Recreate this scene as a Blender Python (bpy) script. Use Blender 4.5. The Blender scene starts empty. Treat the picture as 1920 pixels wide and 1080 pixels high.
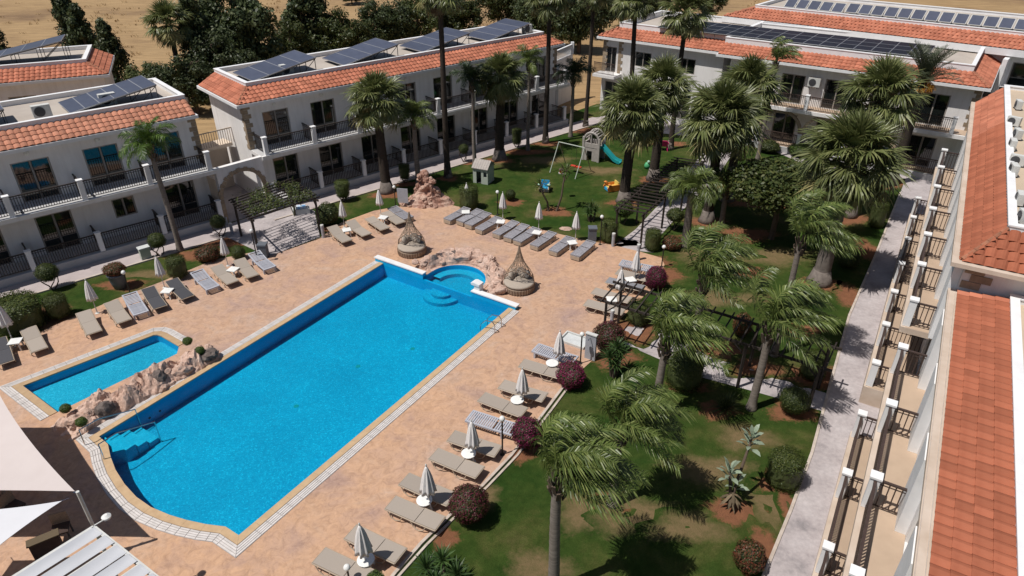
import bpy, bmesh, math, random
from mathutils import Vector, Matrix, noise
from mathutils.geometry import tessellate_polygon

# ---------------------------------------------------------------- camera, light, exposure
S = bpy.context.scene
COL = S.collection
R = math.radians
cam = bpy.data.cameras.new('camera'); camo = bpy.data.objects.new('camera', cam); COL.objects.link(camo)
camo.location = (0, 0, 17.5); camo.rotation_euler = (R(90 - 30.65), 0, 0)
cam.sensor_width = 36; cam.lens = 24.0; cam.clip_end = 2000
S.camera = camo
SUN_DIR = Vector((0.455, 0.215, -1.0)).normalized()          # the way the light travels
world = bpy.data.worlds.new('World'); S.world = world; world.use_nodes = True
wn = world.node_tree.nodes; wl = world.node_tree.links; wn.clear()
sky = wn.new('ShaderNodeTexSky'); sky.sky_type = 'NISHITA'; sky.sun_disc = False
sky.sun_elevation = math.asin(-SUN_DIR.z); sky.sun_rotation = math.atan2(-SUN_DIR.x, -SUN_DIR.y)
bg = wn.new('ShaderNodeBackground'); bg.inputs['Strength'].default_value = 0.054
wo = wn.new('ShaderNodeOutputWorld'); wl.new(sky.outputs[0], bg.inputs[0]); wl.new(bg.outputs[0], wo.inputs[0])
sl = bpy.data.lights.new('sun', 'SUN'); sl.energy = 4.3; sl.angle = R(0.53); sl.color = (1.0, 0.955, 0.89)
slo = bpy.data.objects.new('sun', sl); COL.objects.link(slo)
slo.rotation_euler = SUN_DIR.to_track_quat('-Z', 'Y').to_euler(); slo.location = (-20, -8, 50)
S.view_settings.view_transform = 'Standard'; S.view_settings.look = 'None'
S.view_settings.exposure = 0.04; S.view_settings.gamma = 1.0
S.cycles.max_bounces = 6; S.cycles.transparent_max_bounces = 8
S.cycles.caustics_reflective = False; S.cycles.caustics_refractive = False

# ---------------------------------------------------------------- materials
MATS = {}
def nodes_of(name):
    m = bpy.data.materials.new(name); m.use_nodes = True
    MATS[name] = m
    nt = m.node_tree; b = nt.nodes['Principled BSDF']
    return m, nt, b

def ramp_noise(nt, scale, detail, stops, coord='Object', rough=0.6, distort=0.0, stretch=None):
    tc = nt.nodes.new('ShaderNodeTexCoord'); nz = nt.nodes.new('ShaderNodeTexNoise')
    nz.inputs['Scale'].default_value = scale; nz.inputs['Detail'].default_value = detail
    nz.inputs['Roughness'].default_value = rough; nz.inputs['Distortion'].default_value = distort
    if stretch:
        mp = nt.nodes.new('ShaderNodeMapping'); mp.inputs['Scale'].default_value = stretch
        nt.links.new(tc.outputs[coord], mp.inputs[0]); nt.links.new(mp.outputs[0], nz.inputs['Vector'])
    else:
        nt.links.new(tc.outputs[coord], nz.inputs['Vector'])
    rp = nt.nodes.new('ShaderNodeValToRGB'); el = rp.color_ramp.elements
    for i, (p, c) in enumerate(stops):
        e = el[i] if i < 2 else el.new(p)
        e.position = p; e.color = (*c, 1)
    nt.links.new(nz.outputs['Fac'], rp.inputs[0])
    return nz, rp

def mix(nt, fac, a, b, mode='MIX'):
    mx = nt.nodes.new('ShaderNodeMix'); mx.data_type = 'RGBA'; mx.blend_type = mode
    for sock, v in ((mx.inputs[0], fac), (mx.inputs[6], a), (mx.inputs[7], b)):
        if hasattr(v, 'is_output') or hasattr(v, 'links'): nt.links.new(v, sock)
        elif isinstance(v, (int, float)): sock.default_value = v
        else: sock.default_value = (*v, 1)
    return mx.outputs[2]

def bump(nt, b, src, strength, dist=0.02):
    bp = nt.nodes.new('ShaderNodeBump'); bp.inputs['Strength'].default_value = strength
    bp.inputs['Distance'].default_value = dist
    nt.links.new(src, bp.inputs['Height']); nt.links.new(bp.outputs[0], b.inputs['Normal'])

def rgb(c): return (c, c, c) if isinstance(c, (int, float)) else c

def mat(name, c1, c2=None, scale=4, detail=5, rough=0.7, bmp=0.0, metal=0.0, spec=0.3, rnd=0.0, coord='Object', stretch=None, island=False, bdist=0.02):
    m, nt, b = nodes_of(name)
    c1 = rgb(c1); c2 = rgb(c2) if c2 else tuple(x * 0.82 for x in c1)
    nz, rp = ramp_noise(nt, scale, detail, [(0.32, c2), (0.68, c1)], coord, stretch=stretch)
    col = rp.outputs[0]
    if rnd:
        if island:
            gi = nt.nodes.new('ShaderNodeNewGeometry'); src = gi.outputs['Random Per Island']
        else:
            oi = nt.nodes.new('ShaderNodeObjectInfo'); src = oi.outputs['Random']
        mr = nt.nodes.new('ShaderNodeMapRange'); mr.inputs[3].default_value = 1 - rnd; mr.inputs[4].default_value = 1 + rnd
        nt.links.new(src, mr.inputs[0])
        hs = nt.nodes.new('ShaderNodeHueSaturation'); nt.links.new(col, hs.inputs['Color']); nt.links.new(mr.outputs[0], hs.inputs['Value'])
        col = hs.outputs[0]
    nt.links.new(col, b.inputs['Base Color'])
    b.inputs['Roughness'].default_value = rough; b.inputs['Metallic'].default_value = metal
    b.inputs['Specular IOR Level'].default_value = spec
    if bmp: bump(nt, b, nz.outputs['Fac'], bmp, bdist)
    return m

def leaf_mat(name, cols, rough=0.5, trans=0.25, tcol=None, spec=0.35):
    """foliage: every leaf (mesh island) draws its own tone"""
    m, nt, b = nodes_of(name)
    gi = nt.nodes.new('ShaderNodeNewGeometry'); rp = nt.nodes.new('ShaderNodeValToRGB'); el = rp.color_ramp.elements
    for i, c in enumerate(cols):
        p = i / max(1, len(cols) - 1)
        e = el[i] if i < 2 else el.new(p)
        e.position = p; e.color = (*c, 1)
    if len(cols) == 3: el[0].position = 0; el[1].position = 0.5; el[2].position = 1.0
    nt.links.new(gi.outputs['Random Per Island'], rp.inputs[0])
    oi = nt.nodes.new('ShaderNodeObjectInfo'); mr = nt.nodes.new('ShaderNodeMapRange')
    mr.inputs[3].default_value = 0.8; mr.inputs[4].default_value = 1.2
    nt.links.new(oi.outputs['Random'], mr.inputs[0])
    hs = nt.nodes.new('ShaderNodeHueSaturation'); nt.links.new(rp.outputs[0], hs.inputs['Color']); nt.links.new(mr.outputs[0], hs.inputs['Value'])
    nt.links.new(hs.outputs[0], b.inputs['Base Color'])
    b.inputs['Roughness'].default_value = rough; b.inputs['Specular IOR Level'].default_value = spec
    tr = nt.nodes.new('ShaderNodeBsdfTranslucent'); ms = nt.nodes.new('ShaderNodeMixShader'); ms.inputs[0].default_value = trans
    nt.links.new(hs.outputs[0], tr.inputs[0])
    nt.links.new(b.outputs[0], ms.inputs[1]); nt.links.new(tr.outputs[0], ms.inputs[2])
    nt.links.new(ms.outputs[0], nt.nodes['Material Output'].inputs[0])
    return m

# walls and trim
mat('white_wall', (.80, .78, .77), (.71, .69, .68), scale=.7, detail=8, rough=.85, bmp=.05)
def streaks():
    """rain streaks and grime on the render"""
    nt = MATS['white_wall'].node_tree; b = nt.nodes['Principled BSDF']; src = b.inputs['Base Color'].links[0].from_socket
    nz, rp = ramp_noise(nt, 1.6, 7, [(0.30, (.90, .89, .88)), (0.52, (1, 1, 1)), (0.75, (1.02, 1.02, 1.02))], rough=.65, stretch=(2.4, 2.4, .22))
    nt.links.new(mix(nt, 1.0, src, rp.outputs[0], 'MULTIPLY'), b.inputs['Base Color'])
streaks()
mat('white_paint', (.80, .80, .81), (.72, .72, .73), scale=2, rough=.6)
mat('cream_wall', (.66, .56, .46), (.56, .46, .37), scale=1.2, detail=8, rough=.85)
mat('cream_edge', (.60, .50, .42), (.47, .37, .29), scale=1.1, detail=9, rough=.85, bmp=.05)
mat('plinth', (.50, .495, .50), (.42, .415, .42), scale=1.3, detail=8, rough=.85)
mat('terrace_tile', (.48, .36, .265), (.43, .32, .235), scale=1.5, detail=6, rough=.6, rnd=.05)
mat('roof_screed', (.47, .42, .37), (.38, .33, .29), scale=.5, detail=9, rough=.9)
mat('roof_felt', (.54, .43, .32), (.46, .37, .28), scale=.6, detail=8, rough=.9)
mat('stone_quoin', (.36, .28, .20), (.26, .20, .14), scale=5, rough=.9, bmp=.3, rnd=.15)
mat('rail_paint', (.028, .022, .02), (.04, .03, .027), scale=8, rough=.45)
mat('rail_brown', (.075, .05, .042), (.05, .034, .03), scale=8, rough=.45)
mat('roof_tile', (.375, .130, .074), (.295, .094, .052), scale=2.2, detail=8, rough=.85, rnd=.16, bmp=.1, spec=.15)
mat('roof_tile_old', (.50, .245, .165), (.40, .17, .11), scale=2.2, detail=8, rough=.9, rnd=.2, bmp=.1, spec=.1)
mat('roof_tile_field', (.48, .185, .115), (.38, .135, .082), scale=1.1, detail=8, rough=.85, rnd=.2, island=True, spec=.15)
mat('tile_bed', (.20, .075, .045), rough=.9)
mat('ridge_tile', (.40, .15, .085), (.24, .12, .075), scale=6, rough=.85, rnd=.2)
mat('frame_tan', (.34, .31, .28), rough=.5)
mat('curtain', (.42, .40, .37), (.30, .29, .27), scale=3, rough=.9, stretch=(9, 9, .3))
def glass_mat():
    m, nt, b = nodes_of('glass')
    b.inputs['Base Color'].default_value = (.010, .013, .013, 1); b.inputs['Roughness'].default_value = .04
    b.inputs['Specular IOR Level'].default_value = .9
glass_mat()
mat('solar_cell', (.078, .088, .128), (.060, .068, .102), scale=1.5, rough=.4, spec=.4, rnd=.12)
mat('solar_dark', (.016, .016, .024), (.011, .011, .017), scale=1.5, rough=.45, spec=.2, rnd=.15)
mat('alu', (.50, .50, .52), rough=.4, metal=.6)
mat('steel', (.62, .63, .65), rough=.2, metal=1)
mat('dark_metal', (.06, .06, .065), rough=.5)
mat('black_paint', (.02, .02, .02), rough=.4)
mat('ac_white', (.62, .62, .60), (.5, .5, .48), scale=3, rough=.6)
# timber, cloth, plastics
mat('dark_timber', (.046, .035, .029), (.025, .02, .018), scale=5, rough=.7, stretch=(1, 8, 8), rnd=.2)
mat('sling_taupe', (.36, .31, .265), (.32, .275, .235), scale=60, rough=.8, bmp=.2, bdist=.004, rnd=.08)
mat('sling_grey', (.24, .24, .26), (.2, .2, .22), scale=50, rough=.8, rnd=.08)
mat('sling_charcoal', (.075, .075, .085), (.06, .06, .068), scale=50, rough=.8, rnd=.1)
mat('frame_beige', (.42, .34, .26), rough=.45)
mat('plastic_white', (.44, .45, .50), (.36, .37, .42), scale=6, rough=.5, rnd=.06)
mat('plastic_aged', (.36, .35, .385), (.20, .195, .21), scale=11, detail=8, rough=.75, rnd=.12)
mat('plastic_table', (.82, .82, .80), rough=.45)
mat('umbrella_cloth', (.74, .71, .70), (.62, .60, .59), scale=4, rough=.9, stretch=(6, 6, 1), rnd=.05)
mat('pole_white', (.62, .62, .60), rough=.4)
mat('sail_cream', (.60, .53, .51), (.57, .50, .48), scale=1.5, rough=.9)
mat('sail_white', (.66, .66, .69), (.63, .63, .66), scale=1.5, rough=.9)
mat('canopy_cloth', (.50, .51, .54), (.45, .46, .49), scale=1, rough=.85)
mat('wicker', (.36, .265, .195), (.22, .16, .115), scale=26, detail=3, rough=.75, bmp=.6)
mat('cushion_taupe', (.40, .34, .285), (.35, .30, .25), scale=10, rough=.95)
mat('cushion_print', (.34, .31, .28), (.04, .04, .045), scale=11, detail=1, rough=.95)
mat('globe_white', (.80, .80, .78), rough=.25)
mat('toy_teal', (.02, .30, .32), rough=.4); mat('toy_grey', (.42, .385, .36), (.33, .30, .28), scale=6, rough=.6)
mat('toy_green', (.10, .42, .20), rough=.4); mat('toy_mint', (.40, .62, .48), rough=.4)
mat('toy_yellow', (.80, .60, .16), rough=.45); mat('toy_cream', (.74, .64, .34), rough=.45)
mat('toy_blue', (.03, .34, .62), rough=.4); mat('toy_orange', (.70, .24, .05), rough=.45)
mat('toy_red', (.60, .07, .04), rough=.4); mat('toy_pink', (.75, .03, .20), rough=.4)
mat('shed_green', (.44, .48, .42), (.38, .42, .37), scale=3, rough=.6)
mat('shed_roof', (.40, .36, .33), (.32, .29, .27), scale=4, rough=.7)
mat('bin_grey', (.13, .145, .17), rough=.5)
mat('box_white', (.60, .62, .62), rough=.6)
mat('terracotta', (.36, .14, .075), (.26, .10, .055), scale=6, rough=.85)
mat('sign_grey', (.40, .41, .45), rough=.5)
mat('towel_blue', (.20, .42, .70), (.70, .72, .76), scale=5, detail=0, rough=.9)
# stone, rock, soil
mat('coping_sand', (.50, .355, .215), (.41, .28, .165), scale=3, detail=8, rough=.8, rnd=.1)
mat('grate_white', (.62, .58, .56), (.50, .47, .45), scale=4, detail=7, rough=.7, rnd=.10)
mat('gap_dark', (.36, .33, .32), rough=.9)
mat('wall_cap', (.74, .74, .74), (.66, .66, .67), scale=3, rough=.7)
mat('kerb', (.56, .49, .43), (.40, .33, .28), scale=3, detail=8, rough=.9)
mat('river_stone', (.42, .37, .33), (.2, .17, .15), scale=5, rough=.9, rnd=.25)

def rock_mat(name, light, dark, pit):
    m, nt, b = nodes_of(name)
    nz, rp = ramp_noise(nt, 1.7, 12, [(0.30, pit), (0.46, dark), (0.60, light)], rough=.68)
    nz2, rp2 = ramp_noise(nt, 9, 6, [(0.3, (.62, .60, .58)), (0.7, (1.1, 1.1, 1.1))])
    nt.links.new(mix(nt, 1.0, rp.outputs[0], rp2.outputs[0], 'MULTIPLY'), b.inputs['Base Color'])
    b.inputs['Roughness'].default_value = .92
    bump(nt, b, nz2.outputs['Fac'], .6, .06)
rock_mat('rock_pink', (.64, .47, .39), (.58, .40, .32), (.40, .235, .175))
rock_mat('rock_red', (.58, .41, .33), (.44, .25, .19), (.22, .10, .07))
rock_mat('rock_grey', (.20, .165, .15), (.14, .11, .10), (.07, .055, .05))

def deck_mat():
    m, nt, b = nodes_of('deck')
    n1, r1 = ramp_noise(nt, .55, 9, [(0.28, (.36, .235, .19)), (0.42, (.465, .295, .205)), (0.52, (.51, .315, .20)), (0.62, (.495, .325, .225)), (0.74, (.50, .375, .305))], rough=.66, distort=.5)
    n2, r2 = ramp_noise(nt, 3.0, 10, [(0.28, (.66, .63, .63)), (0.50, (1.0, .99, .98)), (0.72, (1.22, 1.22, 1.21))], rough=.76, distort=1.2)
    n3, r3 = ramp_noise(nt, .11, 3, [(0.40, (1, 1, 1)), (0.66, (.88, .95, 1.10))])
    c = mix(nt, 1.0, r1.outputs[0], r2.outputs[0], 'MULTIPLY'); c = mix(nt, 1.0, c, r3.outputs[0], 'MULTIPLY')
    # stamped joints: shallow, slightly darker, irregular slab pattern
    tc = nt.nodes.new('ShaderNodeTexCoord'); vo = nt.nodes.new('ShaderNodeTexVoronoi'); vo.feature = 'DISTANCE_TO_EDGE'
    vo.inputs['Scale'].default_value = 1.5; nt.links.new(tc.outputs['Object'], vo.inputs['Vector'])
    cr = nt.nodes.new('ShaderNodeValToRGB'); cr.color_ramp.elements[0].color = (.955, .95, .95, 1); cr.color_ramp.elements[1].position = .03
    nt.links.new(vo.outputs['Distance'], cr.inputs[0])
    c = mix(nt, 1.0, c, cr.outputs[0], 'MULTIPLY')
    nt.links.new(c, b.inputs['Base Color']); b.inputs['Roughness'].default_value = .72
    b.inputs['Specular IOR Level'].default_value = .25
    bump(nt, b, n2.outputs['Fac'], .25, .03)
deck_mat()

def path_mat():
    m, nt, b = nodes_of('concrete')
    n1, r1 = ramp_noise(nt, .8, 10, [(0.30, (.235, .215, .22)), (0.46, (.40, .355, .355)), (0.70, (.50, .455, .455))], rough=.66)
    n2, r2 = ramp_noise(nt, 7, 8, [(0.3, (.80, .80, .81)), (0.7, (1.08, 1.08, 1.08))], rough=.7)
    nt.links.new(mix(nt, 1.0, r1.outputs[0], r2.outputs[0], 'MULTIPLY'), b.inputs['Base Color'])
    b.inputs['Roughness'].default_value = .9; bump(nt, b, n2.outputs['Fac'], .2, .02)
path_mat()
mat('paving_pink', (.45, .39, .385), (.37, .32, .315), scale=1.2, detail=9, rough=.9)

def lawn_color(nt):
    n1, r1 = ramp_noise(nt, .33, 8, [(0.38, (.024, .054, .009)), (0.49, (.040, .067, .013)), (0.57, (.066, .080, .021)), (0.68, (.115, .096, .042))], rough=.66, distort=.3)
    n2, r2 = ramp_noise(nt, 24, 10, [(0.25, (.40, .45, .38)), (0.75, (1.6, 1.55, 1.6))], rough=.85)
    n3, r3 = ramp_noise(nt, 2.3, 8, [(0.3, (.68, .72, .64)), (0.7, (1.28, 1.22, 1.28))], rough=.7)
    c = mix(nt, 1.0, r1.outputs[0], r2.outputs[0], 'MULTIPLY'); c = mix(nt, 1.0, c, r3.outputs[0], 'MULTIPLY')
    return c, n2
def lawn_mat():
    m, nt, b = nodes_of('lawn'); c, n2 = lawn_color(nt)
    nt.links.new(c, b.inputs['Base Color']); b.inputs['Roughness'].default_value = .95
    b.inputs['Specular IOR Level'].default_value = .1
    bump(nt, b, n2.outputs['Fac'], .8, .06)
lawn_mat()
def soil_mat(name, c1, c2, lo=.70, hi=1.08):
    """bare earth that thins out into the grass around it (attribute 'earth': 1 in the middle, 0 at the rim)"""
    m, nt, b = nodes_of(name); g, n2 = lawn_color(nt)
    ns, rs = ramp_noise(nt, 2.6, 10, [(0.3, c2), (0.7, c1)], rough=.7)
    at = nt.nodes.new('ShaderNodeAttribute'); at.attribute_name = 'earth'
    ne, re_ = ramp_noise(nt, 5.5, 8, [(0.2, (0, 0, 0)), (0.8, (1, 1, 1))], rough=.75)
    ad = nt.nodes.new('ShaderNodeMath'); ad.operation = 'MULTIPLY_ADD'; ad.inputs[1].default_value = .9; nt.links.new(re_.outputs[0], ad.inputs[0]); nt.links.new(at.outputs['Fac'], ad.inputs[2])
    mr = nt.nodes.new('ShaderNodeMapRange'); mr.inputs[1].default_value = lo; mr.inputs[2].default_value = hi; nt.links.new(ad.outputs[0], mr.inputs[0])
    nt.links.new(mix(nt, mr.outputs[0], g, rs.outputs[0]), b.inputs['Base Color']); b.inputs['Roughness'].default_value = .95
    b.inputs['Specular IOR Level'].default_value = .1; bump(nt, b, n2.outputs['Fac'], .8, .06)
soil_mat('soil', (.26, .115, .060), (.165, .074, .041)); soil_mat('dry_turf', (.215, .145, .078), (.130, .105, .046), .55, 1.45); soil_mat('mulch', (.20, .095, .05), (.11, .06, .036))

def field_mat():
    m, nt, b = nodes_of('dry_field')
    n1, r1 = ramp_noise(nt, .05, 9, [(0.30, (.17, .10, .055)), (0.48, (.36, .235, .115)), (0.70, (.43, .29, .145))], rough=.62)
    n2, r2 = ramp_noise(nt, .9, 9, [(0.30, (.58, .56, .52)), (0.70, (1.2, 1.2, 1.2))], rough=.78, stretch=(.22, 1.5, 1))
    nt.links.new(mix(nt, 1.0, r1.outputs[0], r2.outputs[0], 'MULTIPLY'), b.inputs['Base Color'])
    b.inputs['Roughness'].default_value = .95; bump(nt, b, n2.outputs['Fac'], .5, .3)
field_mat()

def pool_tile_glint_mat(name, base, alt):  # mosaic tile tones, with water sparkle and caustics painted into the colour
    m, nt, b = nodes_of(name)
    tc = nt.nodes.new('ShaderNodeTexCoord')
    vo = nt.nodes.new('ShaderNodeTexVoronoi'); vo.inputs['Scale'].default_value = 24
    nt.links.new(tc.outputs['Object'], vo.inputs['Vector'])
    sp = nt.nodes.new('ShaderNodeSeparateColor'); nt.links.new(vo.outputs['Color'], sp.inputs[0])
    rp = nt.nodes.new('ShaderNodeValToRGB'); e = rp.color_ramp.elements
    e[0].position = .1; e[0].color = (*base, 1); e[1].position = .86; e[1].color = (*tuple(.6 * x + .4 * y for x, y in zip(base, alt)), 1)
    k = e.new(1.0); k.color = (*alt, 1)  # brightest cells stand in for sun glints
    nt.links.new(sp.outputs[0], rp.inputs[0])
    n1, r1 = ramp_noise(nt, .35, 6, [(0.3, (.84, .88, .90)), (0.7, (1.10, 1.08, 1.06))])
    n4, r4 = ramp_noise(nt, 5.0, 5, [(0.35, (.90, .93, .95)), (0.7, (1.10, 1.08, 1.06))], distort=1.5)  # with the broad noise above: caustic-like ripple light painted into the colour
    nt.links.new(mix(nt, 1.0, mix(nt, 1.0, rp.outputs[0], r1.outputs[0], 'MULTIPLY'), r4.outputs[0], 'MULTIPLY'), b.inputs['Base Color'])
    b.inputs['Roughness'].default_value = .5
pool_tile_glint_mat('pool_floor', (.0, .27, .47), (.03, .47, .70))
pool_tile_glint_mat('pool_wall', (.0, .36, .66), (.0, .39, .70))
pool_tile_glint_mat('pool_step', (.01, .35, .55), (.08, .50, .70))
pool_tile_glint_mat('kids_floor', (.035, .33, .50), (.15, .54, .72))

def water_mat():
    m, nt, b = nodes_of('water')
    nt.nodes.remove(b)
    tc = nt.nodes.new('ShaderNodeTexCoord')
    nz = nt.nodes.new('ShaderNodeTexNoise'); nz.inputs['Scale'].default_value = 4.2; nz.inputs['Detail'].default_value = 5; nz.inputs['Roughness'].default_value = .62
    nt.links.new(tc.outputs['Object'], nz.inputs['Vector'])
    bp = nt.nodes.new('ShaderNodeBump'); bp.inputs['Strength'].default_value = .5; bp.inputs['Distance'].default_value = .10
    nt.links.new(nz.outputs['Fac'], bp.inputs['Height'])
    tr = nt.nodes.new('ShaderNodeBsdfTransparent'); tr.inputs[0].default_value = (.45, .96, 1.0, 1)
    gl = nt.nodes.new('ShaderNodeBsdfGlossy'); gl.inputs['Roughness'].default_value = .09
    fr = nt.nodes.new('ShaderNodeFresnel'); fr.inputs['IOR'].default_value = 1.33
    nt.links.new(bp.outputs[0], gl.inputs['Normal']); nt.links.new(bp.outputs[0], fr.inputs['Normal'])
    mx = nt.nodes.new('ShaderNodeMixShader'); nt.links.new(fr.outputs[0], mx.inputs[0])
    nt.links.new(tr.outputs[0], mx.inputs[1]); nt.links.new(gl.outputs[0], mx.inputs[2])
    nt.links.new(mx.outputs[0], nt.nodes['Material Output'].inputs[0])
water_mat()

# foliage
leaf_mat('leaf_topiary', [(.030, .048, .010), (.062, .088, .018), (.120, .135, .032)])
leaf_mat('dry_grass', [(.26, .17, .085), (.36, .24, .12), (.44, .31, .165)], trans=.1, spec=.1, rough=.9)
leaf_mat('leaf_olive', [(.028, .045, .012), (.055, .075, .02), (.10, .105, .03)])
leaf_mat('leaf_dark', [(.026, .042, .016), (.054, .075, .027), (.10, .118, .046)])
leaf_mat('leaf_bright', [(.04, .08, .012), (.075, .13, .02), (.13, .17, .04)])
leaf_mat('leaf_grey', [(.16, .22, .15), (.22, .29, .20), (.30, .36, .27)])
leaf_mat('leaf_maroon', [(.045, .055, .012), (.085, .05, .022), (.13, .028, .04), (.17, .02, .055)])
leaf_mat('leaf_magenta', [(.03, .05, .012), (.12, .018, .035), (.20, .012, .07), (.30, .02, .12)])
leaf_mat('leaf_redtip', [(.05, .07, .02), (.12, .06, .03), (.20, .05, .03)])
leaf_mat('frond_green', [(.058, .092, .020), (.115, .155, .036), (.21, .245, .075)], rough=.42, spec=.5, trans=.2)
leaf_mat('frond_lime', [(.05, .10, .015), (.085, .15, .024), (.13, .20, .04)], rough=.42, spec=.5)
leaf_mat('frond_dark', [(.018, .034, .011), (.032, .055, .016), (.055, .082, .026)], rough=.45, spec=.45)
leaf_mat('fan_green', [(.080, .100, .032), (.135, .158, .052), (.21, .22, .088)], rough=.42, spec=.5, trans=.22)
leaf_mat('fan_old', [(.16, .150, .055), (.25, .225, .085), (.34, .29, .13)], rough=.55)
leaf_mat('fan_dead', [(.085, .062, .038), (.13, .098, .06), (.18, .135, .085)], rough=.8, trans=.05)
leaf_mat('date_frond', [(.045, .06, .03), (.075, .09, .048), (.115, .125, .075)], rough=.45, spec=.5)
leaf_mat('date_fruit', [(.40, .17, .02), (.55, .26, .03), (.65, .34, .06)], rough=.6)
leaf_mat('yucca_leaf', [(.032, .07, .018), (.055, .105, .028), (.09, .14, .045)], rough=.45, spec=.5)
mat('trunk_grey', (.235, .20, .175), (.15, .125, .105), scale=3, detail=8, rough=.9, bmp=.4, stretch=(1, 1, 7))
mat('trunk_dark', (.060, .045, .036), (.032, .025, .02), scale=7, detail=8, rough=.95, bmp=.6, stretch=(1, 1, 2))
mat('trunk_base', (.20, .17, .15), (.12, .10, .09), scale=5, detail=8, rough=.95, bmp=.5)
mat('bark', (.13, .095, .07), (.07, .05, .037), scale=6, detail=7, rough=.95, bmp=.5, stretch=(1, 1, .3))

# ---------------------------------------------------------------- mesh helpers
class MB:
    def __init__(s): s.v = []; s.f = []; s.m = []; s.cur = 0
    def add(s, vs, fs):
        o = len(s.v); s.v += [tuple(p) for p in vs]
        s.f += [tuple(i + o for i in f) for f in fs]; s.m += [s.cur] * len(fs)
        return s
    def box(s, x0, x1, y0, y1, z0, z1):
        return s.add([(x0, y0, z0), (x1, y0, z0), (x1, y1, z0), (x0, y1, z0), (x0, y0, z1), (x1, y0, z1), (x1, y1, z1), (x0, y1, z1)],
                     [(3, 2, 1, 0), (4, 5, 6, 7), (0, 1, 5, 4), (1, 2, 6, 5), (2, 3, 7, 6), (3, 0, 4, 7)])
    def bar(s, a, b, w=.04, h=None, up=(0, 0, 1)):
        a = Vector(a); b = Vector(b); h = h or w
        d = (b - a).normalized(); u = Vector(up)
        if abs(d.dot(u)) > .98: u = Vector((1, 0, 0))
        sx = d.cross(u).normalized() * w / 2; sz = sx.cross(d).normalized() * h / 2
        vs = [p + i * sx + j * sz for p in (a, b) for i, j in ((-1, -1), (1, -1), (1, 1), (-1, 1))]
        return s.add(vs, [(0, 1, 2, 3), (7, 6, 5, 4), (0, 4, 5, 1), (1, 5, 6, 2), (2, 6, 7, 3), (3, 7, 4, 0)])
    def tube(s, pts, r, n=8, cap=True):
        pts = [Vector(p) for p in pts]; rr = r if isinstance(r, (list, tuple)) else [r] * len(pts)
        rings = []
        ref = Vector((0.123, 0.98, 0.15))
        for i, p in enumerate(pts):
            d = (pts[min(i + 1, len(pts) - 1)] - pts[max(i - 1, 0)])
            d = d.normalized() if d.length > 1e-9 else Vector((0, 0, 1))
            if abs(d.dot(ref)) > .95: ref = Vector((1, 0, 0))
            a = d.cross(ref).normalized(); b = d.cross(a)
            rings.append([p + rr[i] * (math.cos(t) * a + math.sin(t) * b) for t in [2 * math.pi * k / n for k in range(n)]])
        vs = [q for g in rings for q in g]; fs = []
        for i in range(len(pts) - 1):
            for k in range(n):
                fs.append((i * n + k, i * n + (k + 1) % n, (i + 1) * n + (k + 1) % n, (i + 1) * n + k))
        if cap: fs.append(tuple(range(n - 1, -1, -1))); fs.append(tuple((len(pts) - 1) * n + k for k in range(n)))
        return s.add(vs, fs)
    def lathe(s, prof, n=16, c=(0, 0, 0), mod=None):
        vs = []; fs = []
        for i, (r, z) in enumerate(prof):
            for k in range(n):
                t = 2 * math.pi * k / n; q = r * (mod(t, i) if mod else 1)
                vs.append((c[0] + q * math.cos(t), c[1] + q * math.sin(t), c[2] + z))
        for i in range(len(prof) - 1):
            for k in range(n):
                fs.append((i * n + k, i * n + (k + 1) % n, (i + 1) * n + (k + 1) % n, (i + 1) * n + k))
        fs.append(tuple(range(n - 1, -1, -1))); fs.append(tuple((len(prof) - 1) * n + k for k in range(n)))
        return s.add(vs, fs)
    def prism(s, poly, z0, z1, holes=()):
        loops = [list(poly)] + [list(h) for h in holes]
        tri = tessellate_polygon([[Vector((x, y, 0)) for x, y in l] for l in loops])
        flat = [p for l in loops for p in l]; n = len(flat)
        vs = [(x, y, z0) for x, y in flat] + [(x, y, z1) for x, y in flat]; fs = []
        for a, b, c in tri:
            A, B, C = (Vector(flat[i]) for i in (a, b, c))
            if (B - A).cross(C - A) < 0: b, c = c, b
            fs.append((a + n, b + n, c + n)); fs.append((c, b, a))
        o = 0
        for l in loops:
            ar = sum(l[i - 1][0] * l[i][1] - l[i][0] * l[i - 1][1] for i in range(len(l)))
            outer = (l is loops[0])
            for i in range(len(l)):
                a, b = o + i, o + (i + 1) % len(l)
                q = (a, b, b + n, a + n)
                fs.append(q if (ar > 0) == outer else q[::-1])
            o += len(l)
        return s.add(vs, fs)
    def sheet(s, poly, z, holes=()):
        loops = [list(poly)] + [list(h) for h in holes]
        tri = tessellate_polygon([[Vector((x, y, 0)) for x, y in l] for l in loops])
        flat = [p for l in loops for p in l]; fs = []
        for a, b, c in tri:
            A, B, C = (Vector(flat[i]) for i in (a, b, c))
            fs.append((a, b, c) if (B - A).cross(C - A) > 0 else (a, c, b))
        return s.add([(x, y, z) for x, y in flat], fs)
    def xf(s, M, start=0):
        s.v[start:] = [tuple(M @ Vector(p)) for p in s.v[start:]]; return s
    def mesh(s, name, *mats, smooth=False):
        me = bpy.data.meshes.new(name); me.from_pydata(s.v, [], s.f); me.update()
        for m in mats: me.materials.append(MATS[m])
        if len(mats) > 1: me.polygons.foreach_set('material_index', s.m)
        if smooth: me.polygons.foreach_set('use_smooth', [True] * len(me.polygons))
        return me
    def build(s, name, mats, parent=None, smooth=False, loc=None, rot=None, **props):
        if isinstance(mats, str): mats = (mats,)
        return put(name, s.mesh(name, *mats, smooth=smooth), parent, loc, rot, **props)

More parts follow.
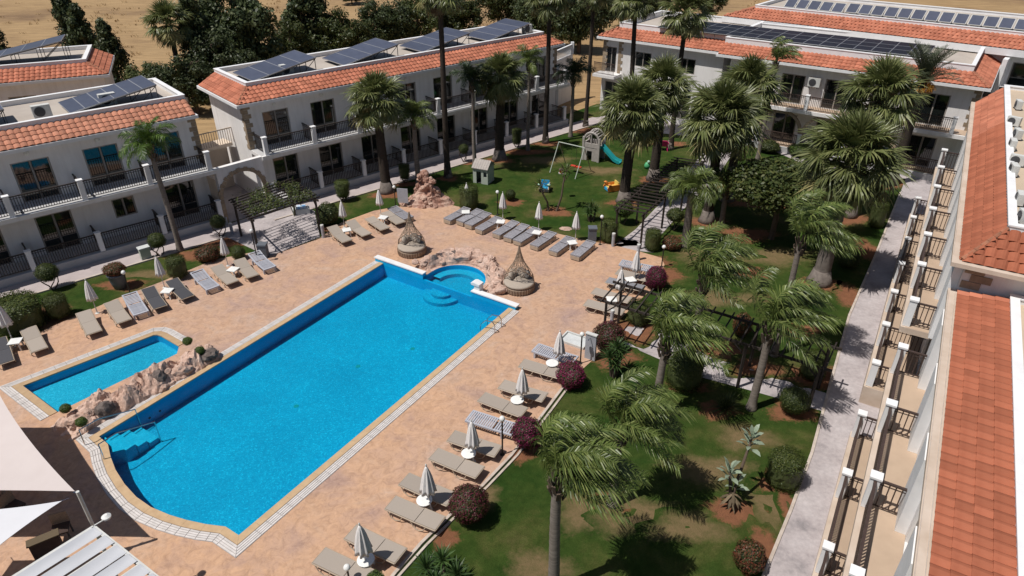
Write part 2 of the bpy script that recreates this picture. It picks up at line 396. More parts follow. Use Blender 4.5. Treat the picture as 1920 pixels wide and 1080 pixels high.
def put(name, data, parent=None, loc=None, rot=None, scale=None, **props):
    o = bpy.data.objects.new(name, data); COL.objects.link(o)
    if parent: o.parent = parent
    if loc is not None: o.location = (*loc, 0) if len(loc) == 2 else loc
    if rot is not None: o.rotation_euler = (0, 0, rot) if isinstance(rot, (int, float)) else rot
    if scale is not None: o.scale = scale if hasattr(scale, '__len__') else (scale,) * 3
    for k, v in props.items(): o[k] = v
    return o

def thing(name, label, category, loc=(0, 0, 0), rot=0, group=None):
    o = put(name, None, None, loc, rot, label=label, category=category)
    if group: o['group'] = group
    return o

def copy_thing(src, loc, rot=0, label=None, scale=None):
    """the thing, its parts and their sub-parts, sharing mesh data"""
    def cp(o, par):
        c = o.copy(); COL.objects.link(c); c.parent = par
        for ch in KIDS.get(o.name, ()): cp(ch, c)
        return c
    def collect(o):
        KIDS[o.name] = [k for k in src_children(o)]
        for k in KIDS[o.name]: collect(k)
    if src.name not in KIDS: collect(src)
    c = cp(src, None)
    c.location = (*loc, 0) if len(loc) == 2 else loc
    c.rotation_euler = (0, 0, rot)
    if label: c['label'] = label
    if scale: c.scale = (scale,) * 3
    return c
KIDS = {}
def src_children(o):
    return list(o.children)

def frame(origin, heading):
    """map local (x along heading, y to its left) to world xy"""
    h = R(heading); u = (math.sin(h), math.cos(h)); w = (-math.cos(h), math.sin(h))
    return lambda x, y: (origin[0] + x * u[0] + y * w[0], origin[1] + x * u[1] + y * w[1])
def rotz(heading): return R(90 - heading)
ORD = ['first', 'second', 'third', 'fourth', 'fifth', 'sixth', 'seventh', 'eighth', 'ninth', 'tenth', 'eleventh', 'twelfth', 'thirteenth', 'fourteenth', 'fifteenth', 'sixteenth', 'seventeenth', 'eighteenth']
def jit(rng, a): return rng.uniform(-a, a)

# ---------------------------------------------------------------- ground, paths, lawn, pools
FA = frame((-29.36, 26.39), 48.8)      # left block, railing line
FB = frame((-14.79, 39.53), 48.4)      # middle block
FR_ = frame((25.2, 39.4), 211.5)       # right block, from its far end towards the camera
POOL_NL = (-15.18, 18.77); PF = frame(POOL_NL, 31.7)
FL = Vector((-6.90, 32.05)); FRc = Vector((-0.14, 27.60))
wd = (FRc - FL).normalized(); wn_ = Vector((-wd.y, wd.x))
if wn_.y < 0: wn_ = -wn_
JM = FL + wd * 4.31; JR = 1.55
jac = [JM + wd * JR + wn_ * .0, JM + wd * JR + wn_ * .75]
for k in range(1, 18):
    t = math.pi * k / 18
    jac.append(JM + wn_ * .75 + JR * (math.cos(t) * wd + math.sin(t) * wn_))
jac += [JM - wd * JR + wn_ * .75, JM - wd * JR]
jac = [tuple(p) for p in jac]
near_curve = [(-15.18, 18.77), (-14.64, 18.36), (-14.23, 17.74), (-13.74, 17.11), (-13.10, 16.45), (-12.44, 15.89), (-11.76, 15.46), (-11.02, 15.14), (-10.37, 14.93), (-9.71, 14.77), (-9.04, 14.67), (-8.50, 14.33)]
pool_main = near_curve + [tuple(FRc), tuple(FL)]
pool_outline = near_curve + [tuple(FRc)] + jac + [tuple(FL)]
kids_outline = [(-19.79, 21.71), (-16.11, 25.34), (-15.95, 25.36), (-15.73, 25.26), (-14.62, 24.48), (-14.48, 23.93), (-17.48, 20.12)]
HOLES = [pool_outline, kids_outline]

def big(name, material, poly, z, holes=(), **kw):
    return MB().sheet(poly, z, holes).build(name, material, None, kind='structure', **kw)
big('ground', 'dry_field', [(-500, -120), (500, -120), (500, 900), (-500, 900)], 0.0, HOLES)
lawn_poly = [(-60, -30), (30, -30), (45, 30), (34, 44), (28, 48), (8, 63), FB(28, 2), FB(0, 2), FA(17, 2), FA(-12, 2)]
big('lawn', 'lawn', lawn_poly, .006, HOLES)
deck_poly = [(-22.11, 21.88), (-22.23, 24.08), (-21.14, 25.99), (-20.38, 27.06), (-19.42, 28.41), (-17.94, 30.07), (-16.12, 32.47), (-14.39, 33.33), (-13.36, 32.84), (-11.96, 34.11), (-11.02, 35.18), (-10.23, 37.18), (-8.61, 38.88), (-6.68, 39.86), (-3.98, 39.86), (-1.81, 38.72), (1.26, 36.52), (4.25, 34.77), (5.41, 34.37), (6.93, 33.53), (8.11, 32.71), (8.13, 31.93), (7.58, 30.50), (7.00, 29.37), (6.12, 28.21), (4.96, 26.52), (4.20, 25.13), (3.78, 23.93), (2.89, 22.76), (2.16, 21.81), (1.18, 20.00), (0.00, 17.85), (-0.99, 16.40), (-1.90, 15.27), (-2.79, 14.07), (-3.43, 13.03), (-4.04, 11.91), (-4.71, 10.24)] + [(-60, 6)]
big('pool_deck', 'deck', deck_poly, .02, HOLES)
big('garden_path', 'paving_pink', [FA(-12, -.18), FA(16.6, -.18), FB(-.4, -.18), FB(29, -.18), FB(30, -1.75), FB(-1.2, -1.8), FA(15.8, -1.85), FA(-12, -1.85)], .014)
big('walkway', 'concrete', [(30.80, 48.00), (27.44, 44.81), (25.51, 41.77), (19.75, 32.84), (15.86, 26.97), (12.89, 21.81), (10.70, 17.96), (9.03, 15.36), (7.39, 12.94), (5.82, 10.24)] + [FR_(40, -1.0), FR_(40, 1.2), FR_(-2, 1.2)], .016)
big('footpath', 'concrete', [(5.90, 26.97), (8.47, 23.69), (10.61, 22.51), (12.84, 21.37), (12.01, 20.19), (9.80, 21.34), (7.74, 22.33), (4.95, 24.68), (4.19, 25.22)], .013)
big('garden_walk', 'concrete', [(5.68, 34.11), (7.28, 36.30), (10.88, 42.68), (14.54, 49.74), (16.30, 52.62), (18.29, 52.62), (14.28, 44.81), (10.73, 39.21), (8.65, 35.59), (7.78, 33.33), (6.80, 33.59)], .012)
big('arch_paving', 'concrete', [(-14.24, 33.59), (-13.30, 32.84), (-11.04, 35.25), (-12.25, 38.88), (-14.11, 40.20), (-15.86, 37.79), (-17.56, 35.87), (-16.11, 35.04)], .024)
big('arch_passage', 'concrete', [FB(-3.4, -.3), FB(-.1, -.3), FB(-.1, 9), FB(-3.4, 9)], .02)
big('terrace_paving', 'concrete', [(16.30, 52.62), (18.63, 52.62), (22.25, 44.81), (27.20, 44.31), (31.39, 48.00), (31.33, 52.62), (26.91, 56.37), (22.52, 59.45), (17.36, 59.45), (11.53, 61.10), (6.93, 58.34), (7.85, 54.51), (12.16, 54.23)], .010)

def kerb(pts, w=.12, z0=0, z1=.07, name='kerb', m='kerb'):
    b = MB()
    for a, c in zip(pts, pts[1:]):
        a = Vector(a); c = Vector(c); d = (c - a).normalized(); n = Vector((-d.y, d.x)) * w / 2
        b.add([(*(a - n), z0), (*(c - n), z0), (*(c + n), z0), (*(a + n), z0), (*(a - n), z1), (*(c - n), z1), (*(c + n), z1), (*(a + n), z1)],
              [(3, 2, 1, 0), (4, 5, 6, 7), (0, 1, 5, 4), (1, 2, 6, 5), (2, 3, 7, 6), (3, 0, 4, 7)])
    return b.build(name, m, None, kind='structure')
kerb([(-4.71, 10.24), (-4.04, 11.91), (-3.43, 13.03), (-2.79, 14.07), (-1.90, 15.27), (-0.99, 16.40), (0.00, 17.85), (1.18, 20.00), (2.16, 21.81), (2.89, 22.76)], .10, 0, .075)
kerb([(-4.78, 10.07), (-3.89, 11.91), (-3.27, 12.99), (-2.62, 14.01), (-1.72, 15.22), (-0.83, 16.35), (0.19, 17.82), (1.37, 19.97), (2.33, 21.74)], .08, 0, .06)
kerb([(25.51, 41.77), (19.75, 32.84), (15.86, 26.97), (12.89, 21.81), (10.70, 17.96), (9.03, 15.36), (7.39, 12.94), (5.82, 10.24)], .10, 0, .06)
kerb([FA(-12, -1.9), FA(15.7, -1.9)], .12, 0, .08); kerb([FB(-1.0, -1.84), FB(30, -1.8)], .12, 0, .08)

SOIL = 0
def soil_patch(c, rx, ry=None, seed=0, m='soil', z=.009):
    rng = random.Random(seed * 7 + 3); ry = ry or rx * .85; n = 30; vs = [(c[0], c[1], z)]; att = [1.0]
    a0 = rng.uniform(0, 6); rings = ((.35, .92), (.65, .62), (1.0, .28), (1.3, .0))
    for k_, (ring, e) in enumerate(rings):
        for k in range(n):
            t = 2 * math.pi * k / n
            q = ring * (1 + .16 * math.sin(3 * t + a0) + .10 * math.sin(7 * t + 2 * a0))
            vs.append((c[0] + rx * q * math.cos(t), c[1] + ry * q * math.sin(t), z + .0006 * (seed % 9) - (0 if k_ < 3 else .0012))); att.append(e)
    fs = [(0, 1 + k, 1 + (k + 1) % n) for k in range(n)]
    for r_ in range(3):
        o = 1 + r_ * n; fs += [(o + k, o + n + k, o + n + (k + 1) % n, o + (k + 1) % n) for k in range(n)]
    ob = MB().add(vs, fs).build('soil_bed', m, None, kind='structure')
    if m == 'dry_turf': att = [min(1, 1.25 * x) for x in att]
    a = ob.data.attributes.new('earth', 'FLOAT', 'POINT'); a.data.foreach_set('value', att)
    return ob
for i, (c, rx, ry) in enumerate([((3.32, 15.64), .75, .6), ((7.14, 21.81), .9, .6), ((5.56, 20.25), .5, .4), ((12.53, 31.06), .95, .75), ((15.61, 29.96), 1.1, .8),
        ((7.30, 32.23), 1.6, .8), ((7.85, 30.89), 1.0, 1.2), ((5.58, 25.73), 1.2, 1.1), ((4.35, 23.69), 1.1, .9), ((0.38, 18.09), .75, .6), ((-2.07, 14.27), .45, .5),
        ((7.92, 20.25), .8, .6), ((7.16, 15.31), .9, .6), ((10.78, 20.19), 1.0, .7), ((9.14, 16.57), .9, .6), ((13.10, 25.73), 1.2, .6), ((12.34, 22.40), 1.4, .9),
        ((10.30, 22.94), 1.2, .7), ((9.03, 24.08), 1.5, .8), ((2.64, 38.72), 1.2, .8), ((0.00, 40.20), .9, .6), ((-4.41, 44.31), .8, .6), ((-0.90, 48.00), 1.2, .8), ((1.01, 49.74), 2.4, .7),
        ((2.71, 51.59), 1.4, .6), ((5.71, 54.93), 2.6, .8), ((7.11, 40.03), 1.1, .8), ((9.69, 44.02), 1.2, .8), ((9.97, 34.57), 1.5, 1.0), ((11.67, 37.18), 1.3, .9), ((13.59, 35.59), 1.8, 1.1), ((13.78, 42.87), 1.3, .7),
        ((5.74, 34.57), 1.4, .6), ((-16.46, 34.57), 1.8, .8), ((-17.23, 33.08), 1.6, .9), ((-19.71, 29.80), 1.4, .6), ((-7.22, 43.34), 1.4, .5), ((-3.49, 47.33), 1.5, .5), ((-10.04, 36.30), 1.6, .6), ((-12.58, 37.03), 1.0, .7),
        ((16.72, 28.51), .8, 1.6), ((19.80, 33.59), .8, 1.6), ((9.05, 15.53), .35, 1.1), ((7.82, 13.87), .4, 1.0), ((12.49, 51.59), 1.5, .6), ((15.97, 40.20), 2.4, 1.2), ((-8.19, 41.50), 1.2, .8), ((20.39, 37.79), 1.6, 1.0), ((25.27, 43.34), 1.5, 1.0)]):
    soil_patch(c, rx, ry, i)
soil_patch((-22.37, 26.61), 2.6, 1.3, 77, 'mulch')
for i, (c, rx, ry) in enumerate((((2.33, 15.31), .9, .8), ((3.95, 15.20), 1.5, .8), ((0.79, 13.21), 1.0, .6), ((6.85, 17.18), 1.5, .7), ((5.55, 14.67), 1.3, .6), ((13.98, 32.96), 2.4, 1.0), ((10.78, 32.96), 2.0, .9), ((10.19, 28.51), 2.2, .8), ((8.62, 18.77), 1.0, .7), ((-18.86, 30.89), 1.8, .5), ((6.42, 45.83), 2.0, .8), ((2.35, 48.00), 2.2, .8), ((-0.97, 15.98), .6, .5), ((8.36, 15.53), .6, .9))):
    soil_patch(c, rx, ry, 200 + i, 'dry_turf', z=.0075)

# ---------------------------------------------------------------- swimming pool
DEPTH = -.74
pool = thing('swimming_pool', 'large blue swimming pool with curved near end and round spa', 'swimming pool'); del pool['category']; pool['kind'] = 'structure'
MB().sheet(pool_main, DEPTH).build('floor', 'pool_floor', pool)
def walls(poly, z0, z1, skip=(), inward=True):
    b = MB(); ar = sum(poly[i - 1][0] * poly[i][1] - poly[i][0] * poly[i - 1][1] for i in range(len(poly)))
    for i in range(len(poly)):
        if i in skip: continue
        a, c = poly[i], poly[(i + 1) % len(poly)]
        q = [(*a, z0), (*c, z0), (*c, z1), (*a, z1)]
        b.add(q, [(3, 2, 1, 0) if ar > 0 else (0, 1, 2, 3)])
    return b
walls(pool_main, DEPTH, .02, skip=(len(pool_main) - 2,)).build('wall', 'pool_wall', pool)
# far wall below the spa opening, then each side of it
def far_box(t0, t1, z0, z1, y0, y1, name, m, parent):
    a = FL + wd * t0; c = FL + wd * t1
    return MB().prism([tuple(a + wn_ * y0), tuple(c + wn_ * y0), tuple(c + wn_ * y1), tuple(a + wn_ * y1)], z0, z1).build(name, m, parent)
L_ = (FRc - FL).length
far_box(0, L_, DEPTH, -.10, 0, .12, 'spa_step_wall', 'pool_wall', pool)
far_box(-.55, 4.31 - JR, -.09, .20, 0, .26, 'end_wall', 'pool_wall', pool)
far_box(4.31 + JR, L_ + .35, -.09, .20, 0, .26, 'end_wall', 'pool_wall', pool)
far_box(-.60, 4.31 - JR + .02, .203, .26, -.03, .29, 'wall_cap', 'wall_cap', pool)
far_box(4.31 + JR - .02, L_ + .42, .203, .26, -.03, .29, 'wall_cap', 'wall_cap', pool)
# round spa: floor, bench ring, wall
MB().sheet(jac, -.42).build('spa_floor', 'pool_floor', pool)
walls(jac, -.42, .05, skip=(len(jac) - 1,)).build('spa_wall', 'pool_wall', pool)
ring = MB(); arc = jac[1:-1]; cj = JM + wn_ * .75
inner = [tuple(cj + (Vector(p) - cj) * .68) for p in arc]
for i in range(len(arc) - 1):
    a, c, d, e = arc[i], arc[i + 1], inner[i + 1], inner[i]
    ring.add([(*a, -.22), (*c, -.22), (*d, -.22), (*e, -.22), (*d, -.42), (*e, -.42)], [(0, 1, 2, 3), (3, 2, 4, 5)])
ring.build('spa_bench', 'pool_step', pool)
rim = MB(); outer = [tuple(cj + (Vector(p) - cj) * 1.13) for p in arc]
for i in range(len(arc) - 1):
    a, c, d, e = arc[i], arc[i + 1], outer[i + 1], outer[i]
    rim.add([(*a, .05), (*c, .05), (*d, .05), (*e, .05), (*d, -.01), (*e, -.01)], [(0, 3, 2, 1), (3, 5, 4, 2)])
rim.build('spa_rim', 'rock_pink', pool)
for k, (r, z) in enumerate(((.92, -.56), (.52, -.40))):
    c = FL + wd * 3.95
    poly = [tuple(c + r * (math.cos(t) * wd * 1.1 - math.sin(t) * wn_)) for t in [math.pi * i / 16 for i in range(17)]]
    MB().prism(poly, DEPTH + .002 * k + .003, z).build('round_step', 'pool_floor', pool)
for k in range(3):
    p = [PF(.18 + k * .42, -.03), PF(.18 + k * .42 + .40, -.03), PF(.60 + k * .42 - .02, -1.25), PF(.18 + k * .42, -1.25)]
    MB().prism(p, DEPTH + .003, -.18 - .17 * k).build('entry_step', 'pool_step', pool)
MB().prism([PF(-.3, -.9), PF(.18, -.02), PF(.18, -1.25)], DEPTH + .004, -.10).build('entry_step', 'pool_step', pool)
MB().sheet(pool_outline, -.06).build('water', 'water', pool)
for k in range(4):      # round nozzles low on the long wall
    c = PF(1.9 + k * .45 if k < 2 else 6 + k, -.012)
    o = MB().lathe([(.05, 0), (.05, .012)], 10).build('nozzle', 'dark_metal', pool, loc=(*c, -.48 + .02 * k)); o.rotation_euler = (R(90), 0, rotz(31.7))
for (x, y) in ((5.6, -4.1), (8.9, -4.4), (11.2, -5.6)):
    c = PF(x, y); MB().lathe([(.11, 0), (.10, .012)], 12).build('floor_drain', 'toy_teal', pool, loc=(*c, DEPTH + .002))

# coping stones and overflow grating along an outline, laid piece by piece
def offset_line(pts, d, closed=False):
    out = []; n = len(pts)
    for i in range(n):
        p = Vector(pts[i])
        a = Vector(pts[i - 1]) if (i > 0 or closed) else None
        c = Vector(pts[(i + 1) % n]) if (i < n - 1 or closed) else None
        ds = [(p - a).normalized()] if a else []
        if c: ds.append((c - p).normalized())
        ns = [Vector((x.y, -x.x)) for x in ds]
        m = sum(ns, Vector((0, 0))); m.normalize()
        out.append(tuple(p + m * d / max(.45, m.dot(ns[0]))))
    return out
def resample(pts, step):
    out = [Vector(pts[0])]; 
    for a, c in zip(pts, pts[1:]):
        a = Vector(a); c = Vector(c); k = max(1, int(round((c - a).length / step)))
        for i in range(1, k + 1): out.append(a.lerp(c, i / k))
    return [tuple(p) for p in out]
def band(pts, d0, d1, step, gap, z0, z1, name, m, parent, kind='stuff'):
    b = MB(); line = resample(pts, step); A = offset_line(line, d0); B = offset_line(line, d1)
    for i in range(len(line) - 1):
        a0, a1, b0, b1 = (Vector(q) for q in (A[i], A[i + 1], B[i], B[i + 1]))
        g = gap / max(.05, (a1 - a0).length) / 2
        q = [a0.lerp(a1, g), a0.lerp(a1, 1 - g), b0.lerp(b1, 1 - g), b0.lerp(b1, g)]
        b.add([(*p, z0) for p in q] + [(*p, z1) for p in q], [(4, 5, 6, 7), (7, 6, 5, 4), (0, 1, 5, 4), (1, 2, 6, 5), (2, 3, 7, 6), (3, 0, 4, 7)][0:1] + [(0, 1, 5, 4), (1, 2, 6, 5), (2, 3, 7, 6), (3, 0, 4, 7)])
    return b.build(name, m, parent, kind=kind)
def rim_set(pts, sgn, parent, wide=.24):
    band(pts, -.02 * sgn, wide * sgn, .62, .004, .0, .050, 'coping', 'coping_sand', parent)
    band(pts, wide * sgn + .005 * sgn, (wide + .34) * sgn, .8, 0, .0, .030, 'gutter', 'gap_dark', parent, 'stuff')
    for j in range(4):
        a = wide + .02 + j * .08
        band(pts, a * sgn, (a + .062) * sgn, .42, .02, .028, .046, 'grating', 'grate_white', parent)
near_side = [tuple(FL - wd * .0)] + near_curve + [tuple(FRc)]
ar = sum(near_side[i - 1][0] * near_side[i][1] - near_side[i][0] * near_side[i - 1][1] for i in range(len(near_side)))
rim_set(near_side, 1 if ar > 0 else -1, pool)

kp = thing('paddling_pool', 'shallow light blue paddling pool behind the rocks', 'paddling pool'); del kp['category']; kp['kind'] = 'structure'
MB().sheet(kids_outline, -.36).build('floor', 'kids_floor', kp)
walls(kids_outline, -.36, .02).build('wall', 'pool_wall', kp)
MB().sheet(kids_outline, -.06).build('water', 'water', kp)
ks = [kids_outline[-1]] + kids_outline[:5]
ar = sum(ks[i - 1][0] * ks[i][1] - ks[i][0] * ks[i - 1][1] for i in range(len(ks)))
rim_set(ks, 1 if ar > 0 else -1, kp, .26)

# ---------------------------------------------------------------- rock work
def rock_mesh(seed, sub=3, m='rock_pink'):
    bm = bmesh.new(); bmesh.ops.create_icosphere(bm, subdivisions=sub, radius=1)
    off = Vector((seed * 3.1, seed * 1.7, seed * .9))
    for v in bm.verts:
        p = v.co.normalized()
        d = 1 + .32 * noise.noise(p * 1.2 + off) + .20 * noise.noise(p * 2.6 + off) + .13 * abs(noise.noise(p * 5.5 + off)) - .10 * abs(noise.noise(p * 9 + off * 2))
        q = p * d
        k = 5.0; q = Vector((round(q.x * k) / k * .35 + q.x * .65, round(q.y * k) / k * .35 + q.y * .65, q.z))
        v.co = q
    me = bpy.data.meshes.new('rock'); bm.to_mesh(me); bm.free(); me.materials.append(MATS[m]); return me
ROCKS = [rock_mesh(i, 3, 'rock_pink') for i in range(7)] + [rock_mesh(20 + i, 3, 'rock_grey') for i in range(3)] + [rock_mesh(40 + i, 3, 'rock_red') for i in range(4)]
def rock(parent, p, s, rng, k=None, flat=.8):
    k = rng.randrange(7) if k is None else k
    return put('rock', ROCKS[k], parent, p, (jit(rng, .4), jit(rng, .4), rng.uniform(0, 6.28)), (s * rng.uniform(.85, 1.3), s * rng.uniform(.75, 1.1), s * flat * rng.uniform(.8, 1.15)))
rng = random.Random(5)
rw = thing('rock_ridge', 'long pink rock ridge between the paddling pool and the big pool', 'rock feature')
ra = Vector((-16.52, 19.17)); rb = Vector((-13.13, 23.77)); rd = (rb - ra).normalized(); rn = Vector((-rd.y, rd.x)); RL = (rb - ra).length
def ridge(L, W, H, seed, step=.09):
    """a craggy mound: height field over an L by W footprint"""
    nx = int(L / step); ny = int(W / step); vs = []; fs = []; o = Vector((seed, seed * 2, 0))
    for i in range(nx + 1):
        for j in range(ny + 1):
            x = i / nx; y = j / ny; e = min(1, 6 * x, 6 * (1 - x), 3.2 * y, 3.2 * (1 - y)); e = max(0, e) ** .55
            p = Vector((x * L, y * W, 0))
            h = .55 + .55 * noise.noise(p * .9 + o) + .40 * noise.noise(p * 2.1 + o) - .34 * abs(noise.noise(p * 3.6 + o * 1.3)) + .16 * noise.noise(p * 7 + o)
            h = round(h * 7) / 7 * .45 + h * .55
            vs.append((x * L + .12 * noise.noise(p * 3 + o), y * W - W / 2 + .14 * noise.noise(p * 3 - o), max(-.1, e * H * h) - .10 * (1 - e)))
    for i in range(nx):
        for j in range(ny):
            a = i * (ny + 1) + j; fs.append((a, a + ny + 1, a + ny + 2, a + 1))
    return MB().add(vs, fs)
ridge(RL + .7, 1.55, .92, 3).build('rock_face', 'rock_pink', rw, loc=(*(ra - rd * .4), .0), rot=math.atan2(rd.y, rd.x))
for i in range(26):
    t = rng.uniform(-.2, RL + .2); y = jit(rng, .62); p = ra + rd * t + rn * y
    rock(rw, (p.x, p.y, rng.uniform(.1, .5) * (1 - abs(y))), rng.uniform(.14, .34), rng)
for (t, y, z, s) in ((1.3, -.35, .30, .36), (3.5, -.25, .36, .34), (5.6, -.40, .28, .36)):
    p = ra + rd * t + rn * y; rock(rw, (p.x, p.y, z), s, rng, 7 + rng.randrange(3))
def crag(rows, cols, f, m, name, parent, closed=False):
    """rock skin over a grid; f(u, v) gives the point before the crags are cut in"""
    vs = []; fs = []
    for i in range(rows + 1):
        for j in range(cols + 1):
            p = Vector(f(i / rows, j / cols)); w = 4 * (i / rows) * (1 - i / rows)
            n = Vector((noise.noise(p * 1.3 + Vector((9, 0, 0))), noise.noise(p * 1.3 + Vector((0, 9, 0))), noise.noise(p * 1.3 + Vector((0, 0, 9)))))
            n2 = Vector((noise.noise(p * 3.4), noise.noise(p * 3.4 + Vector((5, 5, 0))), noise.noise(p * 3.4 + Vector((0, 5, 5)))))
            n3 = Vector((noise.noise(p * 8), noise.noise(p * 8 + Vector((3, 1, 0))), noise.noise(p * 8 + Vector((0, 3, 2)))))
            q = p + (n * .30 + n2 * .20 + n3 * .07) * max(.25, w); k = 4.5
            q = Vector((q.x, q.y, .6 * q.z + .4 * round(q.z * k) / k)); vs.append(q)
    for i in range(rows):
        for j in range(cols): a = i * (cols + 1) + j; fs.append((a, a + 1, a + cols + 2, a + cols + 1))
    return MB().add(vs, fs).build(name, m, parent)
sr = thing('spa_rocks', 'pink rock arc wrapped around the round spa behind the pool', 'rock feature')
def spa_f(u, v):
    t = math.pi * (-.06 + 1.10 * v); e = min(1, 9 * v, 9 * (1 - v)); r = 1.66 + 1.0 * u + .25 * noise.noise(Vector((v * 6, u * 2, 0)))
    p = cj + r * (math.cos(t) * wd + math.sin(t) * wn_); return (p.x, p.y, (.62 + .35 * noise.noise(Vector((v * 5, 2, u * 2)))) * math.sin(math.pi * min(1, u * 1.0)) ** .55 * e - .03)
crag(18, 90, spa_f, 'rock_pink', 'rock_face', sr)
for i in range(26):
    t = math.pi * rng.uniform(-.06, 1.04); r = rng.uniform(1.8, 2.75); p = cj + r * (math.cos(t) * wd + math.sin(t) * wn_)
    rock(sr, (p.x, p.y, .25 * rng.uniform(.2, 1.6)), rng.uniform(.12, .30), rng, flat=.7)
for t, r in ((1.9, 2.3), (2.25, 2.25), (2.6, 2.2)):
    p = cj + r * (math.cos(t) * wd + math.sin(t) * wn_); rock(sr, (p.x, p.y, .38), .30, rng, 8, .6)
tw = thing('rock_waterfall', 'tapering red and pink rock cascade standing at the edge of lawn', 'rock feature')
c0 = Vector((-5.40, 39.86))
def tow_f(u, v):
    a = 2 * math.pi * v; z = 2.35 * u; w = 1.15 * (1 - u) ** 3.2 + .42 * (1 - u) ** .35 + (.08 if u < .95 else 0)
    return (c0.x + w * 1.15 * math.cos(a), c0.y + .55 * w * math.sin(a) + .25, z - .05)
crag(40, 60, tow_f, 'rock_red', 'rock_face', tw)
for i in range(22):
    z = 2.0 * (i / 22) ** 1.4; w = 1.15 * (1 - z / 2.35) ** 3.2 + .42; a = rng.uniform(3.0, 6.5)
    rock(tw, (c0.x + w * 1.0 * math.cos(a), c0.y + .55 * w * math.sin(a) + .25, z), rng.uniform(.10, .24), rng, 10 + rng.randrange(4) if rng.random() < .5 else None, .8)

# ---------------------------------------------------------------- buildings
def tile_shape(b, M, w=.30, l=.44):
    """one curved roof tile: x across, y up the slope; front lip closed"""
    xs = [-.5, -.28, 0, .28, .5]; hs = [.012, .055, .075, .055, .012]
    vs = [(x * w * 1.04, -.04, h + .035) for x, h in zip(xs, hs)] + [(x * w * .98, l, h) for x, h in zip(xs, hs)] + [(x * w * 1.04, -.04, h + .005) for x, h in zip(xs, hs)]
    fs = [(i, i + 1, i + 6, i + 5) for i in range(4)] + [(i + 10, i + 11, i + 1, i) for i in range(4)]
    o = len(b.v); b.add(vs, fs)
    if M is not None: b.xf(M, o)
_t = MB(); tile_shape(_t, None); TILE_ME = _t.mesh('tile', 'roof_tile', smooth=False); TILE_OLD = _t.mesh('tile', 'roof_tile_old', smooth=False)

def slope_mats(a, along, up, length, rows, shl, shr, rowlen, w=.30):
    """placement of tiles on a slope whose eave runs from a along `along`; shl/shr: shrink per metre of run at each end"""
    n = along.cross(up).normalized(); out = []
    for r in range(rows):
        s = r * rowlen; x0 = shl * s; x1 = length - shr * s
        k = max(1, int((x1 - x0) / w)); 
        for c in range(k):
            x = x0 + (c + .5) * (x1 - x0) / k
            p = a + along * x + up * s + n * .01
            out.append((x, r, Matrix(((along.x, up.x, n.x, p.x), (along.y, up.y, n.y, p.y), (along.z, up.z, n.z, p.z), (0, 0, 0, 1)))))
    return out

def facade(b, x0, x1, y0, y1, z0, z1, openings):
    x = x0
    for (xc, w, a, c) in sorted(openings):
        l, r = xc - w / 2, xc + w / 2
        if l > x: b.box(x, l, y0, y1, z0, z1)
        if a > z0: b.box(l, r, y0, y1, z0, a)
        if c < z1: b.box(l, r, y0, y1, c, z1)
        x = r
    if x1 > x: b.box(x, x1, y0, y1, z0, z1)

DOORS = {}
def door(parent, xc, y, w, z0, z1, name='door'):
    key = (round(w, 2), round(z1 - z0, 2))
    if key not in DOORS:
        h = z1 - z0; f = MB()
        for x in (-w / 2 + .04, w / 2 - .04): f.box(x - .04, x + .04, -.05, .05, 0, h)
        f.box(-.035, .035, -.06, .06, .05, h - .05)
        f.box(-w / 2 + .08, w / 2 - .08, -.05, .05, h - .07, h); f.box(-w / 2 + .08, w / 2 - .08, -.05, .05, 0, .05)
        p = MB().box(-w / 4 + .075, w / 4 - .075, -.012, .012, .052, h - .072)
        DOORS[key] = (f.mesh('door_frame', 'frame_tan'), p.mesh('pane', 'glass'))
    fm, pm = DOORS[key]
    d = put(name, fm, parent, (xc, y, z0))
    for s in (-1, 1): put('pane', pm, d, (s * (w / 4), .015 * s, 0))
    return d

_p = MB(); _p.box(-.12, .12, -.12, .12, 0, 1.04); _p.box(-.15, .15, -.15, .15, 1.04, 1.10); POST_ME = _p.mesh('post', 'white_paint')
def railing(parent, p0, p1, z, h=.98, m='rail_paint', single=False, gap=.115):
    a = Vector((*p0, 0)); c = Vector((*p1, 0)); d = c - a; L = d.length; b = MB()
    b.bar((0, 0, h), (L, 0, h), .075, .05)
    o = b.build('railing', m, parent, loc=(*p0, z), rot=math.atan2(d.y, d.x))
    MB().bar((0, 0, .10), (L, 0, .10), .035, .03).build('lower_rail', m, o); MB().bar((0, 0, h - .12), (L, 0, h - .12), .025, .02).build('middle_rail', m, o)
    n = max(2, int(L / gap)); bb = MB(); bb.box(-.015, .015, -.015, .015, .10, h - .02)
    if single:
        me = bb.mesh('baluster', m)
        for i in range(n): put('baluster', me, o, (L * (i + .5) / n, 0, 0))
    else:
        bb = MB()
        for i in range(n): x = L * (i + .5) / n; bb.box(x - .015, x + .015, -.015, .015, .10, h - .02)
        bb.build('balusters', m, o, kind='stuff')
    return o

def quoins(parent, x, y, z0, z1, dx=1, m='stone_quoin', dy=1):
    z = z0; i = 0
    while z < z1 - .1:
        l = .42 if i % 2 else .26; k = .26 if i % 2 else .42
        b = MB(); x0, x1 = (x - .025, x + l) if dx > 0 else (x - l, x + .025)
        b.box(x0, x1, y - .025, y + .06, 0, .25)
        xs = (x - .03, x + .05) if dx > 0 else (x - .05, x + .03)
        b.box(xs[0], xs[1], y + .062, y + k, 0, .25)
        b.build('quoin_stone', m, parent, loc=(0, 0, z)); z += .27; i += 1

